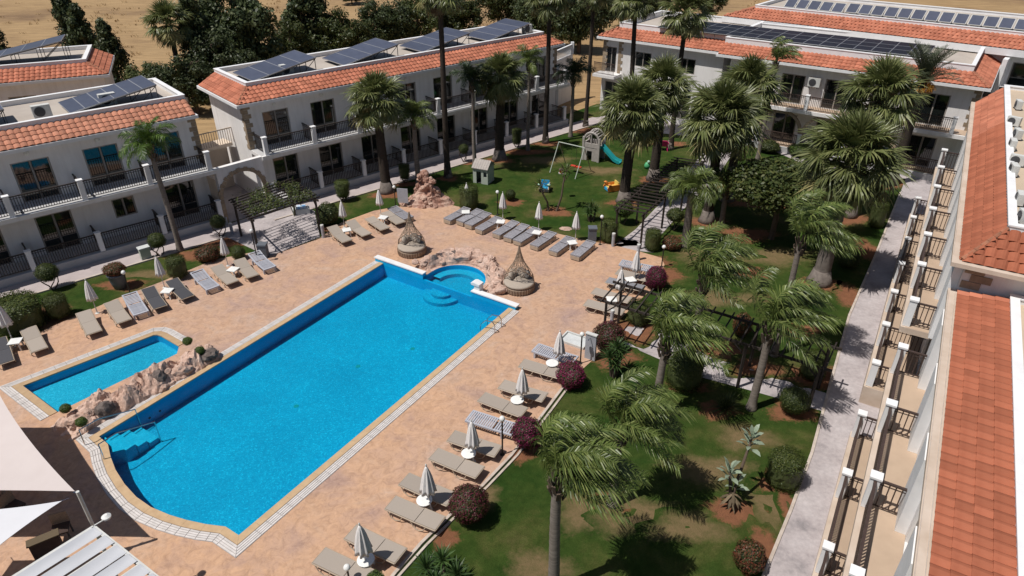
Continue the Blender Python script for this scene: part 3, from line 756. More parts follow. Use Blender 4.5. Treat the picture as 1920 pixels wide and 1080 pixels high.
def roof(parent, x0, x1, y0, y1, z, run, rise, hipl, hipr, pieces=None, par=.24, floor='roof_screed', white='white_paint', edge='white_paint', hip_pieces=False, thick=.18, rows=4, capm=None, lip=.12, tile_me=None):
    """cornice slab, tiled skirt, parapet and flat roof. x0..x1, y0..y1 is the outline at the eave"""
    MB().box(x0, x1, y0, y1, z, z + thick).build('cornice', edge, parent)
    zt = z + thick; ix0 = x0 + .12 + (run if hipl else 0); ix1 = x1 - lip - (run if hipr else 0); iy0 = y0 + lip + run; iy1 = y1 - .12
    ex0, ex1, ey0 = x0 + .12, x1 - lip, y0 + lip
    bed = MB().add([(ex0, ey0, zt + .003), (ex1, ey0, zt + .003), (ex1, iy1, zt + .003), (ex0, iy1, zt + .003), (ix0, iy0, zt + rise), (ix1, iy0, zt + rise), (ix1, iy1, zt + rise), (ix0, iy1, zt + rise)],
                   [(0, 1, 5, 4), (1, 2, 6, 5), (2, 3, 7, 6), (3, 0, 4, 7), (4, 5, 6, 7)])
    rf = bed.build('roof', 'tile_bed', parent)
    L = math.hypot(run, rise); rl = L / rows; c, s = run / L, rise / L
    mats = []; shr = run / L
    front = slope_mats(Vector((ex0, ey0, zt)), Vector((1, 0, 0)), Vector((0, c, s)), ex1 - ex0, rows, shr if hipl else 0, shr if hipr else 0, rl)
    ends = []
    if hipl: ends += slope_mats(Vector((ex0, iy1, zt)), Vector((0, -1, 0)), Vector((c, 0, s)), iy1 - ey0, rows, 0, shr, rl)
    if hipr: ends += slope_mats(Vector((ex1, ey0, zt)), Vector((0, 1, 0)), Vector((-c, 0, s)), iy1 - ey0, rows, shr, 0, rl)
    fb = MB()
    def one(M):
        o = put('tile', tile_me or TILE_ME, rf); o.matrix_local = M @ Matrix.Diagonal((1, rl / .40, 1, 1))
    for x, r, M in front:
        if pieces and pieces[0] <= x + ex0 <= pieces[1]: one(M)
        else: tile_shape(fb, M @ Matrix.Diagonal((1, rl / .40, 1, 1)))
    for x, r, M in ends:
        if hip_pieces and x < 4.5: one(M)
        else: tile_shape(fb, M @ Matrix.Diagonal((1, rl / .40, 1, 1)))
    if fb.v: fb.build('tiles', 'roof_tile_field', rf, kind='stuff')
    for on, ax, bx in ((hipl, ex0, ix0), (hipr, ex1, ix1)):
        if on:
            n = 7; a = Vector((ax, ey0, zt + .05)); e = Vector((bx, iy0, zt + rise + .06))
            for i in range(n):
                MB().tube([a.lerp(e, i / n), a.lerp(e, (i + 1.05) / n)], [.085, .070], 8).build('ridge_tile', 'ridge_tile', rf)
    t = .2; zp = zt + rise + par; b = MB(); zb = zt + rise - .3
    b.box(ix0, ix1, iy0, iy0 + t, zb, zp); b.box(ix0, ix1, iy1 - t + .01, iy1 + .01, zb, zp)
    b.box(ix0, ix0 + t, iy0 + t, iy1 - t + .01, zb, zp); b.box(ix1 - t, ix1, iy0 + t, iy1 - t + .01, zb, zp)
    pp = b.build('parapet', white, parent)
    cb = MB(); k = .03
    cb.box(ix0 - k, ix1 + k, iy0 - k, iy0 + t + k, zp + .002, zp + .05); cb.box(ix0 - k, ix1 + k, iy1 - t - k, iy1 + k, zp + .002, zp + .05)
    cb.box(ix0 - k, ix0 + t + k, iy0 + t + k, iy1 - t - k, zp + .002, zp + .05); cb.box(ix1 - t - k, ix1 + k, iy0 + t + k, iy1 - t - k, zp + .002, zp + .05)
    cb.build('parapet_cap', capm or 'white_paint', pp)
    MB().sheet([(ix0 + .1, iy0 + .1), (ix1 - .1, iy0 + .1), (ix1 - .1, iy1 - .1), (ix0 + .1, iy1 - .1)], zt + rise + .012).build('flat_roof', floor, parent)
    return zt + rise + .012, (ix0, ix1, iy0, iy1)

def storey(t, posts, y, wall_y, z, doors, m_rail, divider, single, x0, x1, slab, name, floor_m='terrace_tile', edge='white_wall', dh=2.12, dw=1.75, front=True):
    b = MB(); b.box(x0, x1, y - .16, wall_y - .003, z - slab, z - .012); b.build(name, edge, t)
    MB().box(x0 + .02, x1 - .02, y + .0, wall_y - .004, z - .010, z).build('terrace_floor', floor_m, t)
    for x in posts: put('post', POST_ME, t, (x, y, z))
    for a, c in zip(posts, posts[1:]):
        if front: railing(t, (a + .13, y), (c - .13, y), z, m=m_rail)
    if divider:
        for x in posts: railing(t, (x, y + .13), (x, wall_y - (.27 if single and y > .1 else .01)), z, h=.95, m=m_rail, single=single, gap=.15)

def lamp_on_wall(t, x, y, z):
    MB().lathe([(.02, 0), (.13, .01), (.12, .06), (.02, .09)], 12).build('wall_lamp', 'globe_white', t, loc=(x, y, z), rot=(R(90), 0, 0))

def ac_unit(label, loc, rot=0, z=0):
    t = thing('air_conditioner', label, 'air conditioner', (*loc, z), rot, 'outdoor cooling units on the roofs')
    MB().box(-.42, .42, -.17, .17, .10, .72).build('casing', 'ac_white', t)
    MB().lathe([(.25, 0), (.25, .02), (.2, .022), (.03, .03)], 16).build('fan_grille', 'dark_metal', t, loc=(-.1, -.172, .41), rot=(R(90), 0, 0))
    for x in (-.3, .3): MB().box(x - .03, x + .03, -.2, .2, 0, .098).build('foot', 'dark_metal', t)
    return t

def solar_array(label, F, x, y, z, heading, L, W, rise, n, rows=1, m='solar_cell', frame_m='alu'):
    o = F(x, y); t = thing('solar_array', label, 'solar panels', (*o, z), rotz(heading), 'solar arrays on the roofs')
    a = math.atan2(rise, L); c, s = math.cos(a), math.sin(a); pl = math.hypot(L, rise) / n; pw = W / rows
    p = MB().box(.02, pl - .02, .02, pw - .02, 0, .035).mesh('panel', m)
    r = MB(); r.box(0, pl, 0, .022, -.012, .045); r.box(0, pl, pw - .022, pw, -.012, .045); r.box(0, .022, .022, pw - .022, -.012, .045); r.box(pl - .022, pl, .022, pw - .022, -.012, .045)
    rim_me = r.mesh('panel_rim', frame_m)
    for j in range(rows):
        for i in range(n):
            q = put('panel', p, t, (i * pl * c, j * pw, .22 + i * pl * s), (0, -a, 0)); put('panel_rim', rim_me, q)
    f = MB()
    for yy in (.12, W / 2, W - .12):
        f.bar((.05, yy, .18 + .05 * s), (L, yy, .16 + rise), .045)
        for k in range(1, 5):
            xx = L * k / 4 - .06; h = .16 + rise * xx / L
            f.bar((xx, yy, 0), (xx, yy, h), .035)
        f.bar((L * .74, yy, 0), (L - .06, yy, .12 + rise), .03)
    for xx in (L * .5, L - .06): f.bar((xx, .12, .1 + rise * xx / L), (xx, W - .12, .1 + rise * xx / L), .04)
    f.build('stand', 'dark_metal', t)
    return t

# --- left block and middle block ---------------------------------------------------------------
def courtyard_block(name, label, origin, heading, posts, x0, x1, hipl, hipr, pieces, quoin_l, quoin_r, depth=8.2, windows=()):
    t = thing(name, label, 'building', (*origin, 0), rotz(heading))
    wy = 1.5; zg, zu, ze = .45, 3.42, 6.12; b = MB()
    bays = [((a + c) / 2, c - a) for a, c in zip(posts, posts[1:])]
    up = [(xc, 1.7, zu, zu + 2.1) for xc, w in bays]
    lo = [(xc + .12, 1.7, zg, zg + 2.1) if i not in windows else (xc + .3, 1.15, zg + .95, zg + 2.05) for i, (xc, w) in enumerate(bays)]
    facade(b, x0, x1, wy, wy + .22, zg, zu, lo); facade(b, x0, x1, wy, wy + .22, zu, ze, up)
    b.box(x0, x1, wy, wy + .22, 0, zg)
    b.box(x0, x0 + .22, wy + .22, depth, 0, ze); b.box(x1 - .22, x1, wy + .22, depth, 0, ze); b.box(x0 + .22, x1 - .22, depth - .22, depth, 0, ze)
    b.box(x0 + .22, x1 - .22, wy + .222, depth - .222, .02, .06)
    b.build('wall', 'white_wall', t)
    for i, o in enumerate(up): door(t, o[0], wy + .13, o[1], o[2], o[3]); lamp_on_wall(t, o[0], wy - .002, zu + 2.45)
    for i, o in enumerate(lo): door(t, o[0], wy + .13, o[1], o[2], o[3], 'window' if i in windows else 'door')
    MB().box(x0 + .1, x1 - .1, wy + .30, wy + .34, zg, ze - .01).build('curtain', 'curtain', t)
    storey(t, posts, 0, wy, zg, lo, 'rail_paint', True, False, x0 - .0, x1, zg, 'plinth', edge='plinth', floor_m='plinth')
    storey(t, posts, 0, wy, zu, up, 'rail_paint', True, False, x0 - .0, x1, .24, 'balcony_slab', floor_m='plinth')
    MB().box(x0 - .02, x1 + .02, -.20, -.165, zu - .03, zu).build('slab_edge', 'white_paint', t)
    zr, box = roof(t, x0 - .5 if hipl else x0 - .1, x1 + .5 if hipr else x1 + .1, 1.02, depth + .4, ze, 1.15, .62, hipl, hipr, pieces, tile_me=TILE_OLD)
    if quoin_l: quoins(t, x0, wy, zu, ze)
    if quoin_r: quoins(t, x1, wy, zu, ze, -1)
    return t, zr, box
bA, zrA, boxA = courtyard_block('hotel_wing', 'white two storey wing at the far left with black balconies and tiled eaves', (-29.36, 26.39), 48.8, [i * 3.22 for i in range(6)], -.2, 16.35, False, False, (4.5, 17.0), False, True, 7.2, windows=(3,))
bB, zrB, boxB = courtyard_block('hotel_wing', 'long white two storey wing behind the tall palms with solar roof', (-14.79, 39.53), 48.4, [i * 3.2 for i in range(9)], -.35, 26.0, True, True, None, True, True, 7.0)
solar_array('solar array on the far left wing, near the queen palm', FA, 10.6, 2.55, zrA, 48.8, 4.5, 2.75, .75, 6)
solar_array('solar array on the far left wing, cut by the photo edge', FA, 3.6, 2.55, zrA, 48.8, 4.3, 2.75, .75, 5)
for i, x in enumerate((.95, 7.2, 13.5, 19.6)):
    solar_array('%s solar array from the left on the long middle wing' % ORD[i], FB, x, 2.5, zrB, 48.4, 4.35, 3.0, .78, 4)
ac_unit('cooling unit on the far left roof between two solar arrays', FA(9.5, 3.4), rotz(48.8), zrA)
ac_unit('cooling unit under the solar array nearest the queen palm', FA(12.7, 3.6), rotz(48.8), zrA)
ac_unit('cooling unit under the first solar array of the middle wing', FB(3.6, 3.4), rotz(48.4), zrB)
ac_unit('cooling unit behind the fourth solar array of the middle wing', FB(24.6, 3.6), rotz(48.4), zrB)

# --- arch wall joining the two wings ------------------------------------------------------------
pa = Vector(FA(16.35, 0)); pb = Vector(FB(-.35, 0)); ad = (pb - pa).normalized(); AL = (pb - pa).length
aw = thing('arch_wall', 'white wall with stone trimmed arch joining the two left wings', 'wall', (*pa, 0), math.atan2(ad.y, ad.x))
cx, r, zc = AL / 2 - .05, 1.32, 1.55
pts = [(cx + r * math.cos(t), zc + r * math.sin(t)) for t in [math.pi * i / 20 for i in range(21)]]
top = 3.40; b = MB(); y0, y1 = -.05, .25
for y, flip in ((y0, False), (y1, True)):
    def q(l): b.add([(x, y, z) for x, z in l], [tuple(range(len(l)))[::-1] if flip else tuple(range(len(l)))])
    q([(0, 0), (cx - r, 0), (cx - r, zc), (0, zc)]); q([(cx + r, 0), (AL, 0), (AL, zc), (cx + r, zc)])
    for i in range(20):
        (xa, za), (xb, zb) = pts[i], pts[i + 1]
        q([(xb, zb), (xa, za), (xa, top), (xb, top)])
    q([(0, zc), (cx - r, zc), (cx - r, top), (0, top)]); q([(cx + r, zc), (AL, zc), (AL, top), (cx + r, top)])
for (xa, za), (xb, zb) in zip(pts + [(cx - r, 0)], (pts + [(cx - r, 0)])[1:]): b.add([(xa, y0, za), (xb, y0, zb), (xb, y1, zb), (xa, y1, za)], [(0, 1, 2, 3)])
b.add([(cx + r, y0, 0), (cx + r, y0, zc), (cx + r, y1, zc), (cx + r, y1, 0)], [(0, 1, 2, 3)])
b.add([(0, y0, top), (AL, y0, top), (AL, y1, top), (0, y1, top)], [(0, 1, 2, 3)])
b.build('wall', 'white_wall', aw)
for i in range(24):
    t0 = math.pi * (i - 2) / 20 if True else 0
    if -.01 <= t0 < math.pi - .01:
        ro = r + (.20 if i % 2 else .26); t1 = t0 + math.pi / 20 * .93
        v = [(cx + k * math.cos(t), z0y, zc + k * math.sin(t)) for z0y in (-.085, .05) for k, t in ((r - .01, t0), (ro, t0), (ro, t1), (r - .01, t1))]
        MB().add(v, [(0, 1, 2, 3), (7, 6, 5, 4), (0, 4, 5, 1), (1, 5, 6, 2), (2, 6, 7, 3), (3, 7, 4, 0)]).build('arch_stone', 'stone_quoin', aw)
for sx in (-1, 1):
    for i in range(6):
        w = .20 if i % 2 else .26; xa = cx + sx * (r - .01); xb = cx + sx * (r + w)
        MB().box(min(xa, xb), max(xa, xb), -.085, .05, .02 + i * .255, .265 + i * .255).build('arch_stone', 'stone_quoin', aw)
pw_ = thing('passage_wall', 'plain sunlit wall seen through the stone arch', 'wall', (*pa, 0), math.atan2(ad.y, ad.x))
MB().box(-.1, AL + .3, 5.2, 5.4, 0, 3.1).build('wall', 'cream_wall', pw_)
MB().box(.05, .25, .3, 5.19, 0, 2.6).build('side_wall', 'cream_wall', pw_)
fe = thing('landing_railing', 'pale railing on the landing between the two left wings', 'railing', (*pa, 0), math.atan2(ad.y, ad.x))
MB().box(.3, AL + .2, 4.0, 5.19, 3.1, 3.3).build('landing', 'cream_wall', fe)
bb = MB()
for i in range(24): bb.bar((.3 + i * .15, 4.1, 3.3), (.3 + i * .15, 4.1, 4.2), .03)
bb.build('balusters', 'frame_beige', fe, kind='stuff'); MB().bar((.3, 4.1, 4.22), (3.9, 4.1, 4.22), .06).build('handrail', 'frame_beige', fe)

# --- small block behind the left wing -----------------------------------------------------------
def plain_block(name, label, origin, heading, x0, x1, depth, ze, run, rise, hipl, hipr, openings, wall='white_wall', eave=.45, fl='roof_screed', pieces=None, dname='window', thick=.18, par=.24):
    t = thing(name, label, 'building', (*origin, 0), rotz(heading)); wy = eave; b = MB()
    facade(b, x0, x1, wy, wy + .22, 0, 3.2, [o for o in openings if o[2] < 3.2]); facade(b, x0, x1, wy, wy + .22, 3.2, ze, [o for o in openings if o[2] >= 3.2])
    b.box(x0, x0 + .22, wy + .22, depth, 0, ze); b.box(x1 - .22, x1, wy + .22, depth, 0, ze); b.box(x0 + .22, x1 - .22, depth - .22, depth, 0, ze)
    b.build('wall', wall, t)
    MB().box(x0 + .3, x1 - .3, wy + .32, wy + .36, .02, ze - .02).build('curtain', 'curtain', t)
    for o in openings: door(t, o[0], wy + .12, o[1], o[2], o[3], dname)
    zr, box = roof(t, x0 - (.45 if hipl else .1), x1 + (.45 if hipr else .1), 0, depth + .4, ze, run, rise, hipl, hipr, pieces, floor=fl, thick=thick, par=par)
    return t, zr, box
E0 = (-33.05, 44.53); FE = frame(E0, 66)
bE, zrE, boxE = plain_block('rear_block', 'small tiled block behind the far left wing', E0, 66, -7, 5.9, 6.2, 6.2, 1.15, .6, False, True, [(.9, 1.6, 4.4, 5.4)])
solar_array('solar array on the small rear block at upper left', FE, -2.3, 2.0, zrE, 66, 6.2, 2.6, 1.15, 5)

# --- far block facing the camera -----------------------------------------------------------------
C1o = (7.19, 61.04); FC1 = frame(C1o, 126.6)
bC1, zrC1, boxC1 = plain_block('far_block', 'left end of far white block with tiled hip roof', C1o, 126.6, .5, 11.2, 9.0, 6.12, 1.25, .62, True, False,
    [(1.3, 1.0, 3.4, 5.5), (4.3, 1.5, 4.2, 5.4), (8.2, 1.5, 4.2, 5.4), (1.6, 1.5, .5, 2.6), (4.6, 1.5, .5, 2.6), (8.2, 1.5, .5, 2.6)], eave=.5, par=.42)
quoins(bC1, .5, .5, 3.4, 6.1); quoins(bC1, 2.0, .5, 3.4, 6.1)
MB().box(.3, 2.4, -.8, .497, 3.15, 3.38).build('balcony_slab', 'white_wall', bC1)
railing(bC1, (.35, -.72), (2.35, -.72), 3.38, m='rail_brown')
C2o = (16.2, 52.75); FC2 = frame(C2o, 125.2)
bC2 = thing('far_block', 'right part of far white block with arches and brown balconies', 'building', (*C2o, 0), rotz(125.2))
posts = [i * 3.1 for i in range(6)]; wy = 1.25; zg, zu, ze = .45, 3.35, 6.12; x0, x1 = -.2, 16.4; b = MB()
up = [((a + c) / 2, 1.7, zu, zu + 2.1) for a, c in zip(posts, posts[1:])]; lo = [((a + c) / 2, 1.7, zg, zg + 2.1) for a, c in zip(posts, posts[1:])]
facade(b, x0, x1, wy, wy + .2, zg, zu, lo); facade(b, x0, x1, wy, wy + .2, zu, ze, up); b.box(x0, x1, wy, wy + .2, 0, zg)
b.box(x0, x0 + .2, wy + .2, 9.4, 0, ze); b.box(x1 - .2, x1, wy + .2, 9.4, 0, ze); b.box(x0 + .2, x1 - .2, 9.2, 9.4, 0, ze); b.build('wall', 'white_wall', bC2)
MB().box(x0 + .1, x1 - .1, wy + .28, wy + .32, zg, ze - .02).build('curtain', 'curtain', bC2)
for o in up + lo: door(bC2, o[0], wy + .12, o[1], o[2], o[3])
storey(bC2, posts, 0, wy, zg, lo, 'rail_brown', False, False, x0, x1, zg, 'plinth', edge='plinth')
storey(bC2, posts, 0, wy, zu, up, 'rail_brown', False, False, x0, x1, .26, 'balcony_slab')
for a, c in zip(posts[:4], posts[1:5]):
    ctr = (a + c) / 2; rr = (c - a) / 2 - .18; v = []; f = []
    for i in range(17):
        t = math.pi * i / 16
        for k in (rr, rr + .2):
            for y in (.02, .22): v.append((ctr + k * math.cos(t), y, zg + 1.12 + k * math.sin(t) * .98))
    for i in range(16):
        o = i * 4
        for q in ((0, 2, 6, 4), (1, 5, 7, 3), (0, 4, 5, 1), (2, 3, 7, 6)): f.append(tuple(o + j for j in q))
    MB().add(v, f).build('stone_arch', 'stone_quoin', bC2)
for x in posts[:5]: MB().box(x - .17, x + .17, .04, .30, zg, zg + 1.5).build('stone_pier', 'stone_quoin', bC2)
zrC2, boxC2 = roof(bC2, x0 - 1.0, x1 + .45, .62, 9.8, ze, 1.2, .6, False, True, None, par=.42)
quoins(bC2, 12.4, wy, zu, ze); quoins(bC2, 16.4, wy, zu, ze, -1)
ac_unit('cooling unit hung on the far block wall above a brown balcony', FC2(6.2, 1.0), rotz(125.2), 4.75)
sC = solar_array('large dark solar field on the far block roof', FC2, -7.0, 2.35, zrC2 + .28, 125.2, 19.6, 4.6, .01, 17, 3, 'solar_dark')
# --- building behind it -------------------------------------------------------------------------------
D0 = (18.44, 63.89); FD = frame(D0, 130.1)
bD, zrD, boxD = plain_block('rear_hotel', 'long rear building with tiled eave and row of solar collectors', D0, 130.1, .5, 36, 11, 7.0, 1.9, .62, True, False,
    [(19.2, 2.4, 4.2, 6.5), (23.4, 2.6, 4.2, 6.5), (27.6, 2.6, 4.2, 6.5), (31, 2.6, 4.2, 6.5)], eave=.9, fl='roof_screed', dname='glass_door', thick=.45)
MB().box(17.6, 36, -.9, .897, 3.9, 4.16).build('balcony_slab', 'white_paint', bD)
for x in (17.6, 21.6, 25.6, 29.6): MB().box(x, x + .3, -.85, .89, 4.163, 6.9).build('partition', 'white_paint', bD)
for x in (17.95, 21.95, 25.95):
    MB().box(x, x + 3.6, -.82, -.80, 4.2, 5.05).build('glass_panel', 'glass', bD); MB().box(x, x + 3.6, -.84, -.78, 5.06, 5.10).build('handrail', 'white_paint', bD)
for i in range(24):
    o = FD(4.6 + i * 1.0, 3.2 + (.5 if i > 4 else 0)); 
    t = thing('solar_collector', '%s collector from the left along the rear building roof' % (ORD + ['nineteenth', 'twentieth', 'twenty-first', 'twenty-second', 'twenty-third', 'twenty-fourth'])[i], 'solar panel', (*o, zrD), rotz(130.1), 'solar collectors on the rear roof')
    p = MB().box(-.40, .40, 0, 1.05, 0, .05).build('panel', 'solar_cell', t, loc=(0, 0, .15), rot=(R(32), 0, 0))
    r = MB(); r.box(-.44, -.402, -.03, 1.08, -.01, .07); r.box(.402, .44, -.03, 1.08, -.01, .07); r.box(-.402, .402, -.03, -.002, -.01, .07); r.box(-.402, .402, 1.052, 1.08, -.01, .07)
    r.build('panel_rim', 'ac_white', p)
    s_ = MB(); s_.bar((-.35, .8, 0), (-.35, .8, .64), .04); s_.bar((.35, .8, 0), (.35, .8, .64), .04); s_.bar((-.35, .1, 0), (-.35, .1, .2), .04); s_.bar((.35, .1, 0), (.35, .1, .2), .04); s_.build('stand', 'alu', t)
# --- stair with white balustrade between middle wing and far block ---------------------------------------
st = thing('outdoor_stair', 'white balustraded stair between middle wing and far block', 'staircase')
qs = [(*FB(26.3, 1.6), 3.4), (*FB(27.2, 2.6), 2.7), (*FB(28.0, 4.2), 4.0), (*FB(31.5, 5.0), 4.2)]
qs = [Vector(q) for q in qs]
for a, c in zip(qs, qs[1:]):
    w = MB(); d = Vector((c.x - a.x, c.y - a.y, 0)); n = Vector((-d.y, d.x, 0)).normalized() * .1
    v = [a - n, c - n, c + n, a + n]; lowv = [Vector((p.x, p.y, 0)) for p in v]
    w.add(lowv + v, [(3, 2, 1, 0), (4, 5, 6, 7), (0, 1, 5, 4), (1, 2, 6, 5), (2, 3, 7, 6), (3, 0, 4, 7)]); w.build('side_wall', 'white_wall', st)
    k = max(3, int(d.length / .16)); bb = MB()
    for i in range(k): p = a.lerp(c, (i + .5) / k); bb.bar(p, p + Vector((0, 0, .8)), .06)
    bb.build('balusters', 'white_paint', st, kind='stuff'); MB().bar(a + Vector((0, 0, .83)), c + Vector((0, 0, .83)), .16, .08).build('handrail', 'white_paint', st)
for q in qs: MB().box(-.14, .14, -.14, .14, 0, 1.02).build('newel_post', 'white_paint', st, loc=q)

# --- right hand block: far, raised part and near, lower part ------------------------------------------------
def right_block(name, label, posts_lo, posts_up, x0, x1, zoff, ze, eave_y, tile_y, run, rise, hipr, pieces, hip_pieces, hipl=False, ov=.42):
    t = thing(name, label, 'building', (25.2, 39.4, 0), rotz(211.5)); wy = 1.5; zg, zu = .32 + zoff, 3.28 + zoff; b = MB()
    up = [((a + c) / 2, 1.8, zu, zu + 2.1) for a, c in zip(posts_up, posts_up[1:])]; lo = [((a + c) / 2, 1.8, zg, zg + 2.1) for a, c in zip(posts_lo, posts_lo[1:])]
    facade(b, x0, x1, wy, wy + .22, zg, zu, lo); facade(b, x0, x1, wy, wy + .22, zu, ze, up); b.box(x0, x1, wy, wy + .22, 0, zg)
    b.box(x0, x0 + .22, wy + .22, 11, 0, ze); b.box(x1 - .22, x1, wy + .22, 11, 0, ze); b.box(x0 + .22, x1 - .22, 10.8, 11, 0, ze); b.build('wall', 'white_wall', t)
    MB().box(x0 + .3, x1 - .3, wy + .32, wy + .36, zg, ze - .02).build('curtain', 'curtain', t)
    for o in up + lo: door(t, o[0], wy + .12, o[1], o[2], o[3])
    for px_ in posts_up: MB().box(px_ - .55, px_ + .55, wy - .26, wy - .003, zu + .003, ze - .003).build('pier', 'white_paint', t)
    sx0 = posts_lo[0] - .2; sx1 = posts_lo[-1] + .2
    storey(t, posts_lo, .0, wy, zg, lo, 'rail_brown', True, True, sx0, sx1, zg, 'plinth', edge='cream_edge')
    ux0 = posts_up[0] - .2; ux1 = posts_up[-1] + .2
    storey(t, posts_up, .5, wy, zu, up, 'rail_brown', True, True, ux0, ux1, .24, 'balcony_slab', edge='cream_edge')
    zr, box = roof(t, x0 - (.5 if hipl else .0), x1 + (ov if hipr else 0), eave_y, 11.4, ze, run, rise, hipl, hipr, pieces, par=.16, floor='roof_felt', edge='cream_edge', hip_pieces=hip_pieces, thick=.14, rows=4, lip=tile_y - eave_y)
    g = MB(); 
    for k, yy in enumerate((eave_y + .02, eave_y + .20)): g.box(x0, x1, yy, yy + .015, ze + .141, ze + .155)
    g.build('gutter_joint', 'kerb', t)
    return t, zr, box
plo = [3.3 + 3.08 * i for i in range(7)]; pup = [3.3 + 3.08 * i for i in range(7)]
bRf, zrRf, boxRf = right_block('right_wing', 'raised far part of right wing, its tiled hip facing the camera', plo, pup, 1.2, 22.4, .5, 6.95, 1.05, 1.33, .95, .92, True, (8.5, 23.4), True, False, ov=.65)
pl2 = [24.5 + 3.3 * i for i in range(5)]; pu2 = [24.3 + 3.36 * i for i in range(5)]
bRn, zrRn, boxRn = right_block('right_wing', 'lower near part of right wing with wide terracotta roof strip', pl2, pu2, 22.45, 38.2, 0, 5.76, 1.27, 1.56, 1.38, .14, False, (23, 37), False)
for i in range(3): MB().box(22.402, 22.44, 1.75 if i % 2 else 1.55, 2.35 if i % 2 else 2.1, 6.02 + i * .27, 6.27 + i * .27).build('quoin_stone', 'stone_quoin', bRf)
for i, (p, rz) in enumerate((((24.61, 33.07), .2), ((22.67, 30.36), 1.2), ((21.69, 28.56), .3), ((20.61, 27.20), .1), ((19.63, 25.34), 1.4), ((18.84, 24.32), .2), ((17.33, 21.60), .1), ((16.50, 20.10), .3))):
    ac_unit('%s cooling unit from the far end of the right wing roof' % ORD[i], p, rotz(211.5) + rz, zrRf).scale = (.62, .62, .62)

# ---------------------------------------------------------------- vegetation
def leaf_strip(b, p, d, side, L, w, droop, seg=2, pull=(0, 0, -1)):
    """a narrow tapering leaf from p along d, bending down"""
    vs = []; q = Vector(p); dd = Vector(d).normalized(); s = Vector(side).normalized()
    ws = [w * .55, w, 0] if seg == 2 else [w * .5, w, w * .8, 0]
    for i in range(seg + 1):
        if i == seg: vs.append(q.copy())
        else: vs += [q - s * ws[i] / 2, q + s * ws[i] / 2]
        q = q + dd * L / seg; dd = (dd + Vector(pull) * droop).normalized()
    fs = [(0, 1, 3, 2), (2, 3, 4)] if seg == 2 else [(0, 1, 3, 2), (2, 3, 5, 4), (4, 5, 6)]
    b.add(vs, fs)

def feather_frond(L, a0, a1, seed, n=46, ll=.62, hang=.7, mats=('frond_green',), w=.045, vee=.15, side=0.0):
    rng = random.Random(seed); b = MB(); pts = []; p = Vector((0, 0, 0)); k = 14
    for i in range(k + 1):
        pts.append(p.copy()); a = R(a0 + (a1 - a0) * (i / k) ** 1.15); h = side * (i / k) ** 1.1 + .03 * math.sin(i * .7 + seed)
        p = p + Vector((math.cos(a) * math.cos(h), math.cos(a) * math.sin(h), math.sin(a))) * L / k
    b.tube(pts, [.026 * (1 - .8 * i / k) + .004 for i in range(k + 1)], 4, cap=False)
    for i in range(n):
        t = .10 + .90 * (i + rng.random() * .5) / n; f = t * k; j = min(k - 1, int(f)); q = pts[j].lerp(pts[j + 1], f - j); tan = (pts[j + 1] - pts[j]).normalized()
        lat = Vector((-tan.y, tan.x, 0)); lat = lat.normalized() if lat.length > .05 else Vector((0, 1, 0)); up = lat.cross(tan) * -1
        if up.z < 0: up = -up
        lf = ll * (.45 + .75 * math.sin(math.pi * min(1, t * .92 + .08)) ** .8) * rng.uniform(.75, 1.15)
        for s in (-1, 1):
            d = lat * s * .85 + tan * (.42 + .6 * t) + up * (vee + jit(rng, .25)) + Vector((0, 0, -hang * .35)) + Vector((jit(rng, .16), jit(rng, .16), jit(rng, .16)))
            leaf_strip(b, q, d, tan + Vector((0, 0, jit(rng, .5))), lf, w, hang * rng.uniform(.5, 1.4))
    return b.mesh('frond', *mats)
WIND = Vector((1.0, -.12, -.62))
def windy_frond(az, el, seed, L=2.35, n=46, ll=.62, w=.044, m='frond_green'):
    """a frond bent over by a breeze towards +x: rachis and leaflets both stream downwind"""
    rng = random.Random(seed); b = MB(); k = 16; p = Vector((0, 0, 0)); d = Vector((math.cos(az) * math.cos(el), math.sin(az) * math.cos(el), math.sin(el))); pts = [p]; ds = [d]
    for i in range(k):
        p = p + d * L / k; d = (d + WIND * (.06 + .17 * i / k)).normalized(); pts.append(p); ds.append(d)
    b.tube(pts, [.026 * (1 - .8 * i / k) + .004 for i in range(k + 1)], 4, cap=False)
    for i in range(n):
        t = .10 + .90 * (i + rng.random() * .5) / n; f = t * k; j = min(k - 1, int(f)); q = pts[j].lerp(pts[j + 1], f - j); tan = ds[j]
        lat = tan.cross(Vector((0, 0, 1))); lat = lat.normalized() if lat.length > .1 else Vector((0, 1, 0))
        lf = ll * (.5 + .7 * math.sin(math.pi * min(1, t * .9 + .1)) ** .8) * rng.uniform(.8, 1.15)
        for s in (-1, 1):
            dd = lat * s * .75 + tan * .55 + Vector((jit(rng, .16), jit(rng, .16), jit(rng, .16) + .12))
            leaf_strip(b, q, dd, tan + Vector((0, 0, jit(rng, .5))), lf, w, rng.uniform(.45, .95), 3, (.55, -.05, -.95))
    return b.mesh('frond', m)
WINDY = [windy_frond(R(a), R(e), i) for i, (a, e) in enumerate([(0, 72), (65, 74), (140, 70), (215, 72), (290, 70), (15, 45), (55, 44), (100, 46), (165, 52), (235, 50), (275, 45), (325, 45), (-25, 18), (25, 14), (70, 20), (300, 18)])]
QUEEN = {}
